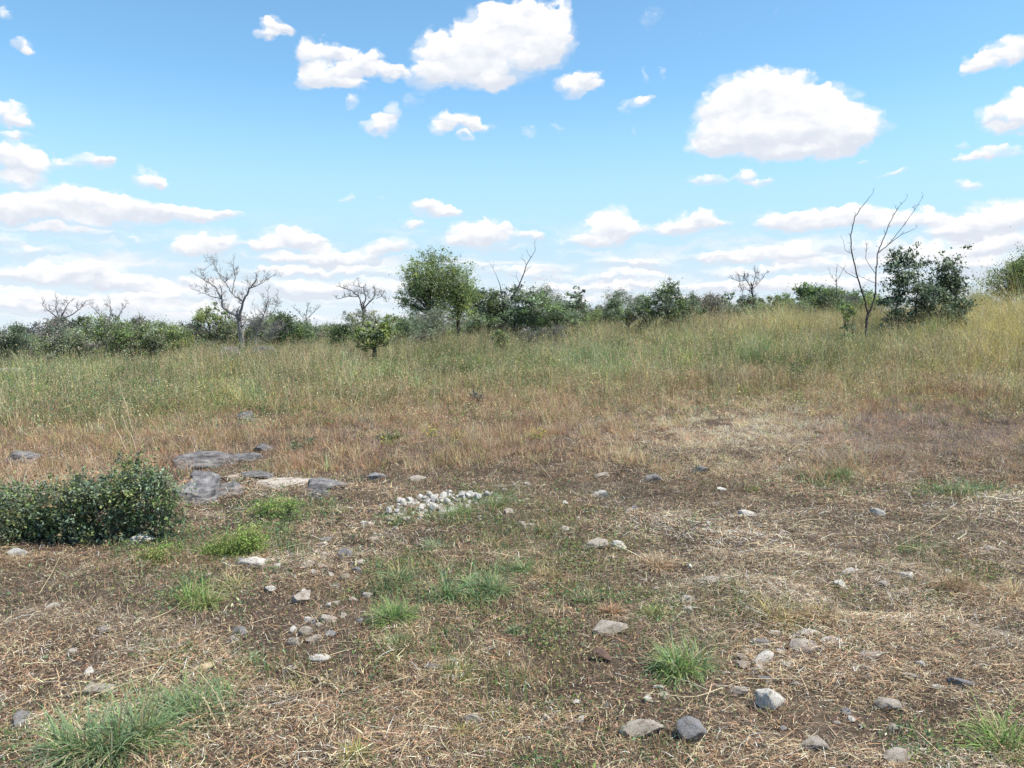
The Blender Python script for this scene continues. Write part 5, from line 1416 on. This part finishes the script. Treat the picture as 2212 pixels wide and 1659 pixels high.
# ------------------------------------------------------------------ loose stalks, bark chip, leaf
def stalk(label, pts, lift, r=.0022, heads=0, seed=0, col=(.55, .45, .29)):
    rng = np.random.default_rng(1300 + seed)
    q = np.array([G(X, Y) for X, Y in pts])
    lf = np.interp(np.arange(len(pts)), np.linspace(0, len(pts) - 1, len(lift)), lift)
    q[:, 2] += lf
    k = 14
    t = np.linspace(0, len(q) - 1, k); i0 = np.clip(t.astype(int), 0, len(q) - 2); ft = (t - i0)[:, None]
    p = q[i0] * (1 - ft) + q[i0 + 1] * ft
    p[1:-1] = (p[:-2] + p[1:-1] * 2 + p[2:]) / 4
    e = empty('straw_stalk', p[0], label, 'straw stalk', 'long pale straw stalks lying over the ground')
    v, f = tubes([(p - p[0], np.linspace(r, r * .6, k))], 5)
    c = np.tile(np.array([col]), (len(v), 1))
    link('stem', mesh_np('stem', v, f, c, True), M_STRAW, e)
    if heads:
        L = p[-1] - p[k // 2]
        tt = rng.random(heads)
        base = p[k // 2] + (p[-1] - p[k // 2]) * tt[:, None]
        i = np.clip((k // 2 + tt * (k // 2 - 1)).astype(int), 0, k - 2)
        base = p[i] + rng.normal(0, .0035, (heads, 3))
        ax = (p[i + 1] - p[i]); ax /= np.linalg.norm(ax, axis=1)[:, None]
        cc = np.tile(np.array([col]), (heads, 1)) * np.exp(rng.normal(.1, .2, heads))[:, None]
        v, f, cc = leaf_quads(base - p[0], rng.uniform(.012, .02, heads), rng.uniform(.003, .005, heads), np.clip(cc, 0, .8), rng, ax * 1.6)
        link('seed_head', mesh_np('seed_head', v, f, cc), M_STRAW, e)


ST = [
    ('upper of two crossed straws on bare soil left of centre', [(590, 1437), (640, 1468), (705, 1504)], [.02, .03, .015], 0),
    ('lower seeded straw crossing another on bare soil left of centre', [(620, 1450), (680, 1475), (735, 1490)], [.015, .025, .02], 40),
    ('long thin straw bending right across bare soil at centre', [(805, 1395), (835, 1430), (890, 1456), (980, 1460), (1065, 1456), (1105, 1475)], [.05, .03, .02, .02, .03, .02], 0),
    ('seeded pale stalk arching left over the bottom left tussock', [(350, 1500), (270, 1515), (190, 1535), (90, 1540)], [.14, .13, .09, .05], 60),
    ('second seeded stalk below the arching one at bottom left', [(350, 1510), (250, 1530), (140, 1555)], [.12, .09, .05], 50),
    ('pale stalk curving down to the right from the tussock at lower left', [(365, 1498), (430, 1515), (475, 1555), (500, 1600)], [.15, .14, .09, .03], 60),
    ('second pale stalk curving down beside the first at lower left', [(390, 1530), (440, 1550), (475, 1595)], [.12, .09, .03], 50),
    ('short straw leaning on the right of the arching stalks at lower left', [(385, 1530), (415, 1555), (445, 1580)], [.08, .06, .02], 0),
    ('thick seeded stalk pointing to the bottom edge below the upright grey stone', [(1535, 1585), (1515, 1615), (1490, 1655)], [.03, .03, .03], 70),
    ('pale straw lying level above the largest white stone', [(1610, 1480), (1670, 1480), (1725, 1480)], [.03, .03, .03], 0),
    ('pale straw slanting up the bank right of the stone heap', [(1190, 1037), (1172, 1022), (1155, 1010), (1135, 1004)], [.02, .06, .09, .1], 0),
    ('bent seeded straw arching over the bank at right of centre', [(1790, 1010), (1760, 990), (1730, 980), (1700, 990)], [.03, .12, .14, .05], 60),
    ('straight pale straw leaning on the bank at far right', [(1980, 1003), (1958, 985), (1938, 965)], [.02, .05, .07], 0),
    ('forked dry straw on the soil at bottom centre right', [(1560, 1500), (1500, 1522), (1430, 1515), (1380, 1510)], [.03, .03, .03, .03], 0),
    ('bent straw running right below the bluish grey stone', [(1985, 1495), (2060, 1515), (2130, 1560)], [.03, .04, .03], 30),
    ('upright dry stalk standing left of the long flat pale slab', [(1217, 1340), (1217, 1338), (1216, 1336)], [0, .06, .13], 0),
    ('upright dry stalk standing above the lower right stone cluster', [(1630, 1355), (1631, 1353), (1632, 1352)], [0, .05, .11], 0),
    ('straw pair leaning in the straw at middle right edge', [(1930, 1190), (1990, 1168), (2050, 1140)], [.02, .05, .1], 0),
    ('long level straw on the matted ground at middle right', [(1935, 1065 + 20), (1990, 1088), (2040, 1090)], [.03, .03, .03], 0),
    ('straw lying across the grass left of the sprawling bush front', [(85, 1290), (110, 1260), (130, 1230)], [.02, .05, .08], 0),
]
for i, (lab, pts, lift, hd) in enumerate(ST):
    stalk(lab, pts, lift, .0024, hd, i)
for i, (X, Y, hp, lab) in enumerate([(290, 905, .75, 'tallest dry stalk standing in the grass behind the sprawling bush'), (275, 945, .45, 'shorter dry stalk left of the tallest behind the sprawling bush'), (300, 950, .5, 'dry stalk right of the tallest behind the sprawling bush')]):
    b = G(X, Y + 35)
    rng = np.random.default_rng(40 + i)
    p = np.array([[b[0] - .03 * k_ + rng.normal(0, .008), b[1], b[2] + hp * k_ / 6] for k_ in range(7)])
    e = empty('straw_stalk', p[0], lab, 'straw stalk', 'dry stalks standing behind the bush')
    v, f = tubes([(p - p[0], np.linspace(.006, .003, 7))], 5)
    link('stem', mesh_np('stem', v, f, np.tile(np.array([[.6, .5, .33]]), (len(v), 1)), True), M_STRAW, e)


def chip():
    b = G(430, 1462)
    nx, ny = 14, 7
    V = []; F = []
    for j in range(ny):
        for i in range(nx):
            u = i / (nx - 1) - .5; v = j / (ny - 1) - .5
            wdt = .055 * (1 - .5 * abs(u * 2) ** 3)
            V.append((u * .13, v * wdt * (1 + .15 * math.sin(9 * u)), .012 + .03 * math.cos(v * 2.6) * (1 - .3 * abs(u)) - .012 * abs(u) + .004 * math.sin(u * 30 + v * 11)))
    n = len(V)
    V += [(x, y, z - .007) for x, y, z in V]
    for j in range(ny - 1):
        for i in range(nx - 1):
            a = j * nx + i
            F.append((a, a + 1, a + nx + 1, a + nx)); F.append((n + a, n + a + nx, n + a + nx + 1, n + a + 1))
    for i in range(nx - 1):
        F.append((i, n + i, n + i + 1, i + 1)); a = (ny - 1) * nx + i; F.append((a, a + 1, n + a + 1, n + a))
    for j in range(ny - 1):
        a = j * nx; F.append((a, a + nx, n + a + nx, n + a)); a = j * nx + nx - 1; F.append((a, n + a, n + a + nx, a + nx))
    m = noisy_mat('dry_bark_chip', [(0.3, (.10, .075, .05)), (0.5, (.33, .27, .17)), (0.75, (.5, .42, .29))], 22, 8, .9, .6, 60, .01)
    o = link('bark_chip', mesh_np('bark_chip', np.array(V), np.array(F), smooth=True), m)
    o.location = (b[0], b[1], b[2] + .012); o.rotation_euler = (.1, -.25, R(38))
    tag(o, 'curled beige chip of dry bark on the soil at lower left', 'bark')


chip()


def dead_leaf():
    b = G(1300, 1425)
    nx, ny = 12, 6
    V = []; F = []
    for j in range(ny):
        for i in range(nx):
            u = i / (nx - 1); v = j / (ny - 1) - .5
            w = .05 * math.sin(PI * min(.99, u * .95 + .03)) ** .7
            V.append(((u - .5) * .11, v * w, .012 + .35 * abs(v) * w + .012 * math.sin(u * 5)))
    for j in range(ny - 1):
        for i in range(nx - 1):
            a = j * nx + i; F.append((a, a + 1, a + nx + 1, a + nx))
    m = noisy_mat('dead_leaf_brown', [(0.3, (.05, .032, .028)), (0.6, (.12, .075, .06)), (0.8, (.2, .13, .10))], 30, 6, .8, .4, 60, .005)
    o = link('dead_leaf', mesh_np('dead_leaf', np.array(V), np.array(F), smooth=True), m)
    o.location = (b[0], b[1], b[2] + .014); o.rotation_euler = (.15, .1, -.5)
    md = o.modifiers.new('thickness', 'SOLIDIFY'); md.thickness = .0012
    tag(o, 'curled dark brown dead leaf right of centre in the foreground', 'leaf')


dead_leaf()
